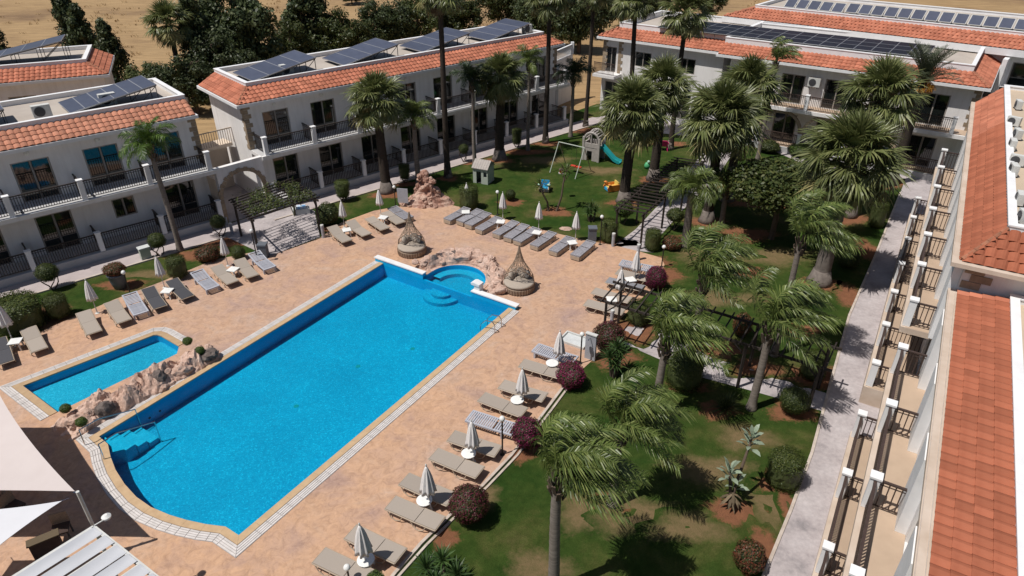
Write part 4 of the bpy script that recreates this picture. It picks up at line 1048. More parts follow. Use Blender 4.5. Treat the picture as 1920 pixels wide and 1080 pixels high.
for nm, m in (('green', 'frond_green'), ('lime', 'frond_lime'), ('dark', 'frond_dark')):
    k = dict(mats=(m,), n=60, w=.046, ll=.72)
    QUEEN[nm] = [feather_frond(1.9, 58, -22, 1, hang=.75, **k), feather_frond(2.1, 46, -58, 2, hang=.95, **k), feather_frond(2.0, 28, -84, 3, hang=1.1, **k), feather_frond(1.6, 80, 18, 4, hang=.55, **k),
                 feather_frond(2.35, 62, -38, 5, hang=.9, side=1.7, **k), feather_frond(2.35, 62, -38, 6, hang=.9, side=-1.7, **k), feather_frond(2.25, 44, -60, 7, hang=1.05, side=1.5, **k), feather_frond(2.25, 44, -60, 8, hang=1.05, side=-1.5, **k)]
DATE = [feather_frond(2.5, 74, 38, 11, 60, .5, .15, ('date_frond',), .032, .5), feather_frond(2.6, 60, 5, 12, 60, .5, .25, ('date_frond',), .032, .4)]

def fan_leaf(pet, rad, seed, m, droop=.55, n=44, arc=132):
    rng = random.Random(seed); b = MB(); pts = [Vector((pet * i / 4, 0, .10 * math.sin(math.pi * i / 8) * 1.5)) for i in range(5)]
    b.tube(pts, [.030, .026, .022, .018, .014], 4, cap=False); c = pts[-1]
    for i in range(n):
        a = R(-arc + 2 * arc * i / (n - 1)) + jit(rng, .03); Ls = rad * (1 - .22 * abs(a) / R(arc)) * rng.uniform(.78, 1.08)
        d = Vector((math.cos(a), math.sin(a), .10 + .22 * math.cos(a * 1.0) * 0 + (.06 if i % 2 else -.06)))
        side = Vector((-math.sin(a), math.cos(a), .35 if i % 2 else -.35))
        leaf_strip(b, c, d, side, Ls, .060 * rad, droop * rng.uniform(.3, 1.7), 3)
    return b.mesh('fan_leaf', m)
FANS = {'young': [fan_leaf(.75, .85, 1, 'fan_green', .14), fan_leaf(.8, .9, 2, 'fan_green', .2)],
        'mid': [fan_leaf(.95, 1.05, 3, 'fan_green', .50), fan_leaf(1.05, 1.05, 4, 'fan_green', .62), fan_leaf(.95, 1.0, 8, 'fan_green', .42)],
        'old': [fan_leaf(1.0, 1.0, 5, 'fan_old', .7), fan_leaf(.95, 1.0, 6, 'fan_green', .75), fan_leaf(1.0, 1.0, 9, 'fan_green', .7)], 'dead': [fan_leaf(.7, .8, 7, 'fan_dead', .8)]}

def trunk_mesh(h, r0, r1, seed, m, flare=1.5, rings=True, bend=(0, 0), bulge=0):
    rng = random.Random(seed); n = max(14, int(h * 7)); pts = []; rr = []
    for i in range(n + 1):
        t = i / n; pts.append((bend[0] * t ** 1.6 + .02 * math.sin(5 * t + seed), bend[1] * t ** 1.6, h * t - .05))
        r = r0 + (r1 - r0) * t; r *= 1 + (flare - 1) * max(0, 1 - t * 7) ** 1.6
        if rings: r *= 1 + (.035 if i % 2 else -.02) + jit(rng, .012)
        if bulge and t > .88: r *= 1 + bulge * math.sin(math.pi * (t - .88) / .12)
        rr.append(r)
    return MB().tube(pts, rr, 14).mesh('trunk', m, smooth=True)

def queen_palm(label, base, h, seed, r=.14, n=17, tone='green', wind=.55, scale=1.0, m='trunk_grey', bend=(0, 0), boots=True):
    t = thing('queen_palm', label, 'palm tree', base, 0, 'palms of the hotel garden'); rng = random.Random(seed)
    put('trunk', trunk_mesh(h, r * 1.1, r * .8, seed, m, 1.45, bend=bend), t)
    top = Vector((bend[0], bend[1], h))
    if boots:
        bt = MB()
        for i in range(16):
            a = i * 2.4; z = h - .75 + .045 * i; q = Vector((bend[0] + .9 * r * math.cos(a), bend[1] + .9 * r * math.sin(a), z))
            bt.bar(q, q + Vector((math.cos(a) * .12, math.sin(a) * .12, rng.uniform(.2, .42))), .11, .035, (math.cos(a), math.sin(a), .1))
        bt.build('leaf_bases', 'bark', t)
        MB().tube([top + Vector((0, 0, -.3)), top + Vector((0, 0, .18)), top + Vector((0, 0, .42))], [r * 1.0, r * .72, r * .3], 10).build('crown_shaft', tone == 'dark' and 'trunk_base' or 'frond_lime', t)
    for i in range(n):
        a = i * 2.39996 + jit(rng, .25); lv = i / n
        k = 3 if lv < .18 else 0 if lv < .45 else 1 if lv < .78 else 2
        sc = scale * rng.uniform(.85, 1.1)
        if wind > .3:                                    # a steady breeze towards +x bends the crown over
            if i >= 18: break
            w_ = i % len(WINDY)
            put('frond', WINDY[w_], t, top + Vector((0, 0, .30 - .02 * w_)), (jit(rng, .16), jit(rng, .16), jit(rng, .45)), scale * rng.uniform(.86, 1.1)); continue
        put('frond', QUEEN[tone][k], t, top + Vector((.05 * math.cos(a), .05 * math.sin(a), .32 - .34 * lv)), (jit(rng, .3), -.12 + .25 * lv + jit(rng, .12), a), sc)
    return t

def fan_palm(label, base, h, seed, r=.27, n=46, scale=1.0, tm='trunk_dark', skirt=5, bend=None, spread=1.0):
    t = thing('fan_palm', label, 'palm tree', base, 0, 'palms of the hotel garden'); rng = random.Random(seed)
    bend = bend or (jit(rng, .03 * h), jit(rng, .03 * h))
    put('trunk', trunk_mesh(h, r, r * .75, seed, tm, 1.55, bend=bend), t)
    MB().tube([(0, 0, -.05), (0.01, 0, .25), (0, 0, .75)], [r * 1.75, r * 1.38, r * 1.06], 14).build('trunk_foot', 'trunk_base', t, smooth=True)
    top = Vector((bend[0], bend[1], h))
    for i in range(n):
        lv = i / n; a = i * 2.39996 + jit(rng, .3)
        pitch = 84 - 138 * lv ** .88 + jit(rng, 12)
        kind = 'young' if lv < .28 else 'mid' if lv < .76 else 'old'
        put('fan_leaf', rng.choice(FANS[kind]), t, top + Vector((.08 * math.cos(a), .08 * math.sin(a), .30 - .45 * lv)), (jit(rng, .35), -R(pitch), a), scale * spread * rng.uniform(.86, 1.08))
    for i in range(skirt):
        a = rng.uniform(0, 6.28)
        put('dead_leaf', FANS['dead'][0], t, top + Vector((.1 * math.cos(a), .1 * math.sin(a), -.25 - .12 * i / skirt)), (jit(rng, .3), R(62 + jit(rng, 14)), a), scale * rng.uniform(.8, 1))
    return t

# feather palms of the garden
queen_palm('tall queen palm nearest the camera, trunk leaving the bottom edge', (1.16, 12.41), 4.55, 1, .155, 24, wind=.8, scale=.92)
queen_palm('queen palm rising from a red soil ring behind the nearest palm', (3.29, 15.64), 3.2, 2, .155, 24, wind=.8, scale=.92)
queen_palm('smooth grey queen palm beside the big round hedge and footpath', (5.50, 20.06), 3.35, 3, .15, 24, wind=.8, scale=.98)
queen_palm('wind blown queen palm directly behind the grey one by the hedge', (7.43, 22.94), 4.3, 4, .15, 24, wind=.8, scale=1.0)
queen_palm('queen palm standing in the long pergola near the bird of paradise', (9.28, 20.37), 3.75, 5, .15, 24, wind=.8, scale=.98)
queen_palm('queen palm with slim dark trunk behind the long pergola', (11.29, 23.85), 5.6, 6, .13, 17, wind=.6, scale=.92)
queen_palm('lone queen palm in front of the far left wing', (-18.38, 33.59), 5.9, 7, .14, 13, 'lime', wind=.2, scale=.82, bend=(-.1, .05))
queen_palm('drooping queen palm close to the rock cascade and long wing', (-6.26, 42.87), 4.6, 8, .17, 14, 'green', .2, .75)
queen_palm('slim grey palm with hanging dark crown before the long wing', (-2.69, 46.90), 5.9, 9, .13, 12, 'dark', .2, .8)
queen_palm('slim palm near the right end of the long wing', (1.22, 50.10), 6.5, 10, .12, 11, 'green', .2, .7)
queen_palm('short drooping palm at the far corner of the lawn', (4.71, 53.28), 4.7, 11, .14, 13, 'dark', .1, .85)
queen_palm('bright green palm leaning over the far tiled roof', (18.05, 48.00), 7.0, 12, .13, 12, 'lime', .4, .8)
queen_palm('bushy palm at the near end of the garden walk pergola', (9.66, 34.11), 3.2, 13, .22, 18, 'green', .3, .82, boots=False)
queen_palm('low arching palm between garden walk and broad tree', (12.49, 37.03), 2.3, 14, .15, 14, 'green', .3, .75)
queen_palm('low feather palm near the far end of the walkway', (18.40, 35.25), 2.6, 15, .15, 14, 'green', .4, .85)
# fan palms
fan_palm('stout fan palm beside the rock cascade, dark trunk', (-8.26, 41.95), 5.9, 21, .33, 64, 1.12, skirt=7)
fan_palm('stout fan palm in front of the middle of the long wing', (-0.91, 48.23), 5.75, 22, .36, 62, 1.10, skirt=5)
fan_palm('fan palm with black trunk next to the yellow and blue ride', (7.16, 40.37), 5.65, 23, .34, 66, 1.30, skirt=4)
fan_palm('fan palm standing between the yellow and pink chairs', (9.74, 44.31), 6.1, 24, .33, 60, 1.18, skirt=4)
fan_palm('wide fan palm over the garden walk pergola', (11.72, 37.41), 6.0, 25, .32, 70, 1.45, skirt=4)
fan_palm('fan palm half hidden behind the wide one over the pergola', (13.78, 40.63), 7.0, 26, .30, 56, 1.2, skirt=3)
fan_palm('largest fan palm with swollen grey foot beside the walkway', (15.67, 30.12), 6.3, 27, .40, 78, 1.45, 'trunk_base', skirt=5)
fan_palm('tall fan palm behind the largest one', (20.62, 38.17), 7.2, 28, .30, 64, 1.3, skirt=3)
fan_palm('very tall thin fan palm in front of the long wing, crown above frame', (-4.43, 44.61), 11.9, 29, .20, 44, 1.0, skirt=12)
fan_palm('very tall fan palm near right end of the long wing', (2.63, 51.84), 10.7, 30, .19, 44, 1.0, skirt=8)
fan_palm('very tall curved fan palm in the far corner by the stair', (6.16, 56.08), 10.4, 31, .17, 38, .85, skirt=7, bend=(.15, .1))
fan_palm('very tall fan palm against the left of the far tiled roof', (9.14, 52.62), 10.3, 32, .20, 44, 1.05, skirt=8)
fan_palm('tall fan palm against the solar field of the far roof', (12.08, 50.34), 9.6, 33, .20, 50, 1.1, skirt=10)
# date palm with orange fruit stalks
dp = thing('date_palm', 'upright date palm with orange fruit stalks before the far block', 'palm tree', (25.70, 43.34), 0, 'palms of the hotel garden')
put('trunk', trunk_mesh(6.9, .3, .27, 5, 'trunk_dark'), dp); rng = random.Random(9)
for i in range(34):
    a = i * 2.4; put('frond', DATE[0 if i < 20 else 1], dp, (.1 * math.cos(a), .1 * math.sin(a), 7.1 - .012 * i), (jit(rng, .2), -.15 + .018 * i, a), rng.uniform(.75, .95))
fb = MB()
for i in range(16):
    a = i * 2.4 + .3; q = Vector((0, 0, 6.85)); e = q + Vector((math.cos(a) * .65, math.sin(a) * .65, -.05 - .3 * rng.random()))
    fb.tube([q, (q + e) / 2 + Vector((0, 0, .18)), e], .02, 4)
    for k in range(26):
        d = Vector((jit(rng, .22), jit(rng, .22), -rng.uniform(0, .55))); leaf_strip(fb, e, d, (-.5, .5, 0), .38, .035, .4)
fb.build('fruit_stalks', 'date_fruit', dp)
bgp = fan_palm('fan palm among the dark trees behind the left wings', (-29.84, 62.65), 6.9, 34, .25, 46, 1.25, skirt=4)

# --- leaf clouds -------------------------------------------------------------------------------
def leaf_quad(b, p, n, s, rng):
    n = Vector(n).normalized(); a = n.orthogonal().normalized(); t = rng.uniform(0, 6.28); c = n.cross(a)
    u = (math.cos(t) * a + math.sin(t) * c) * s; v = (-math.sin(t) * a + math.cos(t) * c) * s * .6
    b.add([p - u, p - v * .9 + u * .1, p + u, p + v * .9 + u * .1], [(0, 1, 2, 3)])
def topiary_mesh(shape, seed, m, n=4600, s=.040):
    """clipped shrub of unit radius: leaves crowd the surface, a dark twiggy core inside"""
    rng = random.Random(seed); b = MB()
    def surf(u, v):
        z = 2 * v - 1; a = 2 * math.pi * u; rr = math.sqrt(max(0, 1 - z * z))
        if shape == 'ball': p = Vector((rr * math.cos(a), rr * math.sin(a), z))
        else:
            e = .42 if shape == 'drum' else .55
            sg = lambda x, q: math.copysign(abs(x) ** q, x)
            zz = sg(z, e); k = rr ** e
            tap = 1 if shape == 'drum' else (.78 + .22 * (zz + 1) / 2)
            p = Vector((k * math.cos(a) * tap, k * math.sin(a) * tap, zz * 1.05))
        d = 1 + (.09 if seed < 5 else .17) * noise.noise(p * 1.9 + Vector((seed * 3.7, 0, 0))) + .06 * noise.noise(p * 5 + Vector((0, seed, 0)))
        return p * d
    for i in range(n):
        p = surf(rng.random(), rng.random())
        if shape != 'ball' and rng.random() < .34:
            q = math.sqrt(rng.random()) * .93; a = rng.uniform(0, 6.28); p = Vector((q * math.cos(a), q * math.sin(a), 1.04 - .10 * q ** 4)) * (1 + .05 * noise.noise(Vector((q * 3 * math.cos(a), q * 3 * math.sin(a), seed))))
        nn = p.normalized() + Vector((jit(rng, .7), jit(rng, .7), jit(rng, .7)))
        leaf_quad(b, p * rng.uniform(.90, 1.035), nn, s * rng.uniform(.7, 1.35), rng)
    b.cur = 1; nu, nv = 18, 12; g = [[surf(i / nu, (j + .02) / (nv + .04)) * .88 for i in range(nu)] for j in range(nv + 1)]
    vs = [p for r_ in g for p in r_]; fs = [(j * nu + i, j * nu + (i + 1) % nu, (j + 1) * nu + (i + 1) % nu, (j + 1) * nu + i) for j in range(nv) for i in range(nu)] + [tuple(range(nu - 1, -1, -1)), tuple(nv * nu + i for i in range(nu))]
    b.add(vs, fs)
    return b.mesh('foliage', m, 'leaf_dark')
TOP = {('ball', 0): topiary_mesh('ball', 1, 'leaf_topiary'), ('drum', 0): topiary_mesh('drum', 3, 'leaf_topiary', 5600), ('urn', 0): topiary_mesh('urn', 4, 'leaf_topiary', 5200),
       ('ball', 1): topiary_mesh('ball', 5, 'leaf_maroon', 4600, .048), ('ball', 2): topiary_mesh('ball', 6, 'leaf_magenta', 4600, .048), ('ball', 3): topiary_mesh('ball', 7, 'leaf_olive', 2600, .07),
       ('ball', 4): topiary_mesh('ball', 8, 'leaf_bright', 2400, .07), ('ball', 5): topiary_mesh('ball', 9, 'leaf_redtip', 2400, .07)}
def stems(base_h, spread, seed, n=3, r=.035):
    rng = random.Random(seed); b = MB()
    for i in range(n):
        a = i * 6.28 / n + rng.random(); p = Vector((.05 * math.cos(a), .05 * math.sin(a), -.03)); pts = [p]
        for k in range(4):
            p = p + Vector((spread * math.cos(a + k * .9) * .5, spread * math.sin(a + k * .9) * .5, base_h / 4 + .02)); pts.append(p)
        b.tube(pts, [r, r * .9, r * .8, r * .7, r * .6], 6)
    return b.mesh('stem', 'bark')
def shrub(label, base, rx, rz, zc, shape='ball', kind=0, seed=0, spread=.18, name='clipped_shrub', cat='shrub', n=3):
    t = thing(name, label, cat, base, 0, 'clipped shrubs of the garden')
    put('stem', stems(max(.1, zc - rz * .6), spread, seed, n), t)
    put('foliage', TOP[(shape, kind)], t, (0, 0, zc), seed * 1.3, (rx, rx, rz))
    return t
shrub('round topiary on crooked stems, leftmost beside the wing path', (-23.00, 29.43), .52, .46, .95, seed=1, spread=.3)
shrub('round topiary on crooked stems by the white box', (-19.19, 33.02), .46, .42, .92, seed=2, spread=.3)
shrub('round topiary on crooked stems left of the vine pergola', (-16.76, 35.38), .44, .40, .92, seed=3, spread=.3)
shrub('large drum hedge behind the left row of loungers', (-21.18, 26.88), .52, .50, .62, 'drum', seed=4)
shrub('drum hedge beside the closed umbrella in the left bed', (-17.16, 30.56), .50, .52, .66, 'drum', seed=5)
shrub('small dark bush by the left pergola post', (-14.75, 32.59), .38, .42, .40, seed=6)
shrub('round leafy bush right of the vine pergola', (-10.93, 37.03), .66, .66, .68, 'ball', 3, seed=7)
shrub('dark urn shaped hedge above the pergola bush by the path', (-10.76, 40.45), .52, .56, .78, 'urn', seed=8)
shrub('urn shaped hedge between two palm trunks on the wing path', (-7.25, 43.53), .42, .52, .78, 'urn', seed=9)
shrub('little tree topiary on a twisted stem behind the toy cottage', (-3.50, 47.55), .36, .36, 1.0, 'ball', 3, seed=10, spread=.25)
shrub('tall urn hedge beside the stout palm near the long wing', (0.37, 50.71), .42, .60, .85, 'urn', seed=11)
shrub('drum hedge behind the first umbrella by the lawn', (-2.67, 39.29), .62, .72, .74, 'drum', seed=12)
shrub('drum hedge beside the garden walk entrance lamp', (5.52, 34.77), .50, .62, .64, 'drum', seed=13)
shrub('drum hedge on the right side of the garden walk entrance', (7.76, 33.72), .46, .58, .62, 'drum', seed=14)
shrub('round topiary tree near the bushy palm by garden walk', (9.44, 36.16), .50, .40, 1.0, 'ball', 3, seed=15, spread=.3)
shrub('low reddish shrub at the foot of the bushy palm', (8.86, 33.85), .55, .36, .34, 'ball', 5, seed=16)
shrub('yellow green shrub tree behind the entrance hedge', (6.63, 37.03), .55, .50, 1.0, 'ball', 4, seed=17)
shrub('small bougainvillea at the top end of the right lounger row', (7.19, 29.53), .55, .62, .58, 'ball', 2, seed=18)
shrub('drum hedge under the near beams of the long pergola', (5.80, 26.34), .52, .50, .60, 'drum', seed=19)
shrub('maroon round shrub beside the poolside shower', (4.19, 24.28), .68, .62, .74, 'ball', 1, seed=20)
shrub('maroon bougainvillea next to the lounger with white table', (2.37, 21.74), .58, .52, .56, 'ball', 2, seed=21)
shrub('bright magenta bougainvillea ball behind the lamp post', (0.54, 18.22), .56, .56, .74, 'ball', 2, seed=22)
shrub('big maroon bougainvillea ball at the lawn edge in front', (-1.36, 15.01), .63, .58, .74, 'ball', 1, seed=23)
shrub('green shrub hiding a lounger end at the bottom edge', (-3.91, 12.38), .34, .34, .40, 'ball', 4, seed=24)
shrub('big drum hedge under the wind blown palms by the footpath', (6.92, 21.81), .76, .70, .74, 'drum', seed=25)
shrub('round dark topiary beside the pergola end post', (10.74, 20.12), .58, .52, .64, 'ball', 0, seed=26)
shrub('large drum hedge on the walkway edge in front', (9.16, 16.57), .60, .62, .64, 'drum', seed=27)
shrub('flowering shrub with pink tips near the bottom of the walkway', (6.97, 13.19), .46, .50, .54, 'ball', 5, seed=28)
shrub('drum hedge at the walkway end of the long pergola', (12.32, 22.37), .52, .56, .58, 'drum', seed=29)
shrub('red leaved shrub in front of the long pergola beams', (10.26, 25.30), .42, .55, .60, 'ball', 5, seed=30)
shrub('dark hedge at the far end of the walkway', (21.50, 36.66), .48, .75, .78, 'drum', seed=31)
shrub('low green bush beside the walkway under the low palm', (17.78, 31.75), .55, .45, .45, 'ball', 0, seed=32)
shrub('small lamp post climber on the lawn', (-0.10, 40.54), .34, .34, .42, 'ball', 0, seed=33)
shrub('flowering bush behind the umbrella in the left bed', (-16.35, 32.47), .62, .42, .42, 'ball', 5, seed=34)
shrub('dense dark hedge at the left edge behind loungers', (-22.58, 26.07), 1.15, .75, .62, 'drum', seed=35)
shrub('low shrub below the far brown balcony', (21.52, 48.92), .9, .45, .45, 'ball', 4, seed=36)
shrub('low green shrub by the far stone arches', (19.39, 49.74), .8, .45, .45, 'ball', 3, seed=37)
shrub('bright weeping shrub behind the right end of long wing', FB(29.5, 7), 1.5, 1.9, 2.9, 'ball', 4, seed=38)

def spiky(label, base, stems_, name, n=40, L=.75, w=.06, seed=0, m='yucca_leaf', cat='plant', droop=.25):
    t = thing(name, label, cat, base); rng = random.Random(seed)
    for (x, y, h) in stems_:
        if h > .12: MB().tube([(x * .4, y * .4, -.02), (x * .8, y * .8, h * .6), (x, y, h)], [.08, .07, .06], 8).build('stem', 'bark', t)
        b = MB()
        for i in range(n):
            a = i * 2.4; el = R(85 - 85 * (i / n)); d = Vector((math.cos(a) * math.cos(el), math.sin(a) * math.cos(el), math.sin(el) + .05))
            leaf_strip(b, Vector((x, y, h)), d, (-math.sin(a), math.cos(a), 0), L * rng.uniform(.8, 1.1), w, droop * rng.uniform(.4, 1.2), 3)
        b.build('leaf_rosette', m, t)
    return t
spiky('spiky yucca clump at the bottom edge of the lawn', (-2.00, 12.85), [(-.5, .1, .35), (-.05, .28, .45), (.4, -.1, .30), (-.2, -.3, .25)], 'yucca', 44, .55, .045, 1)
spiky('yucca with several rosettes beside the maroon shrub', (4.19, 22.40), [(-.2, 0, .9), (.25, .1, 1.0), (.0, -.2, .7), (.1, .3, 1.15)], 'yucca', 50, .62, .05, 2)
spiky('spiky yucca on the lawn behind the last umbrella', (4.75, 37.41), [(-.2, 0, .5), (.25, .1, .6), (.0, .2, .8)], 'yucca', 40, .55, .05, 3)
spiky('dry grassy plant beside the footpath', (8.15, 20.19), [(0, 0, .1), (.12, .08, .1)], 'grass_clump', 60, .75, .03, 4, 'leaf_olive', droop=.35)
spiky('grassy plant at the foot of the bushy palm', (10.31, 34.11), [(0, 0, .15)], 'grass_clump', 50, .8, .045, 5, droop=.4)
spiky('cycad with low arching leaves behind the long wing gap', FA(18.4, 7.5), [(0, 0, .9)], 'cycad', 40, 1.1, .12, 6, droop=.5)
# bird of paradise: grey stems with paddle leaves
bp_ = thing('bird_of_paradise', 'grey leaved bird of paradise on bare stems in the lawn', 'plant', (7.10, 15.53)); rng = random.Random(4)
for (ex, ey, h, k) in ((.55, .75, 2.35, 17), (-.15, .25, 1.35, 13), (.10, .1, .9, 7)):
    pts = [Vector((ex * t ** 1.4, ey * t ** 1.4, h * t)) for t in (0, .3, .6, .85, 1)]
    MB().tube(pts, [.07, .06, .05, .045, .03], 8).build('stem', 'bark', bp_)
    for i in range(k):
        a = i * 2.4 + ex; q = pts[-1].lerp(pts[-2], .8 * i / k) + Vector((0, 0, -.18 * i / k)); d = Vector((math.cos(a) * (.3 + .5 * i / k), math.sin(a) * (.3 + .5 * i / k), .85 - .5 * i / k)); b = MB()
        b.tube([q, q + d * .22], .014, 5); leaf_strip(b, q + d * .20, d, (-math.sin(a), math.cos(a), .3), .36 * rng.uniform(.8, 1.15), .155, .42, 3); b.build('leaf', 'leaf_grey', bp_)
sk = MB()
for i in range(16): a = i * 2.4; leaf_strip(sk, Vector((0, 0, .35 + .02 * i)), (math.cos(a) * .6, math.sin(a) * .6, -.2), (-math.sin(a), math.cos(a), 0), .5, .10, .5, 3)
sk.build('dead_leaves', 'fan_dead', bp_)
# potted geranium by the wing path
# --- trees ---------------------------------------------------------------------------------------
def crown_mesh(seed, m, kind='round', n=5200, s=.16, clumps=46):
    """leaves gathered in clumps through the crown's volume, unit radius"""
    rng = random.Random(seed); b = MB(); cl = []
    for i in range(clumps):
        while True:
            p = Vector((jit(rng, 1), jit(rng, 1), jit(rng, 1)))
            if .25 < p.length < 1: break
        if kind == 'cone':
            z = rng.random() ** 1.25; rr = (1 - z) ** .75 * .62 * math.sqrt(rng.uniform(.35, 1)) + .05; a = rng.uniform(0, 6.28)
            p = Vector((rr * math.cos(a), rr * math.sin(a), 2.1 * z - 1)); rad = .13 + .20 * (1 - z)
        elif kind == 'broad':
            p = Vector((p.x, p.y, p.z * .55 + .1)); rad = rng.uniform(.17, .30)
        else:
            rad = rng.uniform(.18, .34)
        cl.append((p * (.82 if kind != 'cone' else 1), rad))
    for i in range(n):
        c, rad = rng.choice(cl); d = Vector((rng.gauss(0, 1), rng.gauss(0, 1), rng.gauss(0, 1))).normalized()
        p = c + d * rad * (rng.random() ** .4)
        leaf_quad(b, p, d + Vector((jit(rng, .8), jit(rng, .8), jit(rng, .8) + .3)), s * rng.uniform(.5, 1.3) * .5, rng)
    return b.mesh('crown', m)
CROWN = {'cone': [crown_mesh(50 + i, 'leaf_dark', 'cone', 9500, .10, 90) for i in range(3)], 'round': [crown_mesh(60 + i, 'leaf_dark', 'round', 10500, .10, 60) for i in range(3)],
         'olive': [crown_mesh(70 + i, 'leaf_olive', 'round', 9000, .10, 56) for i in range(2)], 'broad': [crown_mesh(80, 'leaf_olive', 'broad', 20000, .075, 110)]}
def limbs(h, r, seed, n=6, reach=.5):
    rng = random.Random(seed); b = MB(); b.tube([(0, 0, -.1), (.03, .02, h * .45), (0, .05, h * .8)], [r * 1.3, r, r * .6], 10)
    for i in range(n):
        a = i * 2.4 + rng.random(); z = h * rng.uniform(.35, .7); q = Vector((0, 0, z)); e = q + Vector((math.cos(a) * reach * h, math.sin(a) * reach * h, h * rng.uniform(.05, .2)))
        b.tube([q, (q + e) / 2 + Vector((0, 0, .06 * h)), e], [r * .5, r * .35, r * .15], 6)
    return b
def tree(label, base, h, rad, kind, v, seed, name, low=.25, group='trees behind the hotel'):
    t = thing(name, label, 'tree', base, 0, group)
    limbs(h, .05 + .018 * h, seed, reach=.45 * rad / h).build('trunk', 'bark', t)
    c = CROWN[kind][v % len(CROWN[kind])]; zc = h * (1 + low) / 2; rz = h * (1 - low) / 2
    put('crown', c, t, (0, 0, zc), seed * 1.7, (rad, rad, rz * (1.0 if kind != 'broad' else 1.25)))
    return t
tree('broad spreading tree in the garden under the fan palms', (14.83, 35.04), 4.9, 3.2, 'broad', 0, 3, 'broad_tree', .30, 'garden trees')
BG = [  # px base, height, radius, kind
 ((-48.59, 66.54), 7.3, 1.9, 'cone', 'dark conifer at the far left edge'), ((-49.41, 64.64), 7.2, 2.0, 'cone', 'dark conifer cut by the left photo edge'),
 ((-41.26, 67.14), 8.6, 2.0, 'cone', 'leaning dark conifer left of the dry field gap'), ((-39.31, 65.58), 7.6, 1.8, 'cone', 'dark conifer second in the trio behind the rear block'), ((-36.70, 64.64), 6.6, 1.7, 'cone', 'dark conifer third in the trio behind the rear block'),
 ((-32.42, 61.10), 4.2, 2.2, 'olive', 'low bushy tree left of the background fan palm'), ((-30.03, 59.45), 4.6, 2.2, 'round', 'dark bushy tree below the background fan palm'), ((-28.63, 64.64), 8.8, 1.9, 'cone', 'slim conifer left of the largest dark tree'),
 ((-27.59, 59.45), 5.6, 2.4, 'round', 'dark tree behind the gap between left wings'), ((-26.56, 62.82), 6.6, 2.6, 'round', 'dark round tree under the largest conifer'), ((-26.26, 68.55), 10.2, 4.0, 'round', 'largest dark tree behind the middle wing'), ((-27.50, 67.14), 9.0, 3.0, 'round', 'dark tree at the left flank of the largest'),
 ((-24.40, 68.55), 7.6, 2.4, 'cone', 'dark conifer at the right flank of the largest tree'), ((-22.98, 74.05), 6.0, 2.2, 'olive', 'small olive tree left of the paired conifers'), ((-22.43, 76.98), 7.6, 2.6, 'cone', 'left one of the paired conifers behind the solar roof'), ((-21.03, 78.52), 8.3, 2.4, 'cone', 'right one of the paired conifers behind the solar roof'),
 ((-18.95, 77.74), 6.2, 2.6, 'olive', 'bushy tree right of the paired conifers'), ((-17.31, 79.04), 5.0, 2.2, 'olive', 'low tree between solar arrays two and three'), ((-15.59, 83.19), 6.6, 2.8, 'round', 'dark round tree behind the third solar array'), ((-13.92, 84.66), 6.2, 2.8, 'round', 'dark tree next to the third solar array top'),
 ((-11.36, 86.17), 6.4, 3.0, 'olive', 'olive tree left of the very tall palm top'), ((-8.52, 91.02), 7.0, 3.4, 'round', 'dark tree behind the very tall palm trunk'), ((-6.23, 90.35), 5.6, 3.0, 'olive', 'olive tree right of the very tall palm trunk'),
 ((-1.83, 98.30), 7.6, 3.6, 'olive', 'olive tree behind the fourth solar array'), ((1.45, 97.53), 7.4, 3.4, 'round', 'dark tree at the end of the solar roof'), ((3.30, 87.74), 7.0, 3.0, 'round', 'dark tree behind the second tall palm'), ((5.84, 86.17), 7.8, 3.4, 'round', 'dark tree above the stair'),
 ((7.98, 84.66), 8.6, 3.0, 'round', 'dark tree left of the far block hip'), ((11.63, 94.54), 8.0, 3.6, 'round', 'dark tree behind the far block hip'), ((15.25, 100.29), 8.4, 3.8, 'round', 'dark tree behind the tall palm of the far block'), ((19.69, 104.49), 7.6, 3.8, 'olive', 'olive tree behind the left of the solar field'), ((29.12, 106.71), 5.0, 2.4, 'olive', 'small tree at the left end of the rear building'),
 ((78.63, 159.19), 9.0, 5.0, 'round', 'dark tree far behind the rear building'), ((87.58, 154.57), 9.0, 5.0, 'round', 'dark tree beyond the solar collectors'), ((96.44, 154.57), 9.4, 5.5, 'round', 'dark tree above the right roofs'), ((101.98, 150.19), 9.4, 5.5, 'round', 'dark tree at the top right corner'),
 ((5.73, 111.42), 9.0, 4.5, 'round', 'far dark tree behind the palm tops'), ((11.94, 116.53), 9.5, 4.5, 'round', 'far dark tree in the middle of the top edge'), ((-26.94, 123.25), 2.6, 2.6, 'round', 'lone dark bush out in the dry field'), ((-23.86, 62.82), 5.0, 2.2, 'round', 'dark shrub tree tucked behind the middle wing end')]
for i, (p, h, r_, k, lab) in enumerate(BG):
    tree(lab, p, h, r_ * (1.55 if k == 'cone' else 1.0), k, i, 100 + i, 'conifer' if k == 'cone' else 'background_tree', .04 if k == 'cone' else .12)
# dry scrub dotted over the field: nobody could count it
rng = random.Random(12); sb = MB()
for i in range(2600):
    x = rng.uniform(-130, 60); y = rng.uniform(72, 190)
    if noise.noise(Vector((x * .03, y * .05, 3))) < .02 and rng.random() < .85: continue
    hgt = rng.uniform(.25, .8)
    for k in range(7):
        a = rng.uniform(0, 6.28); leaf_strip(sb, Vector((x + jit(rng, .5), y + jit(rng, .5), 0)), (math.cos(a) * .6, math.sin(a) * .6, .8), (-math.sin(a), math.cos(a), 0), hgt * .7, .10, .2)
sb.build('dry_scrub', 'dry_grass', None, kind='stuff', label='low dry scrub scattered over the straw field')

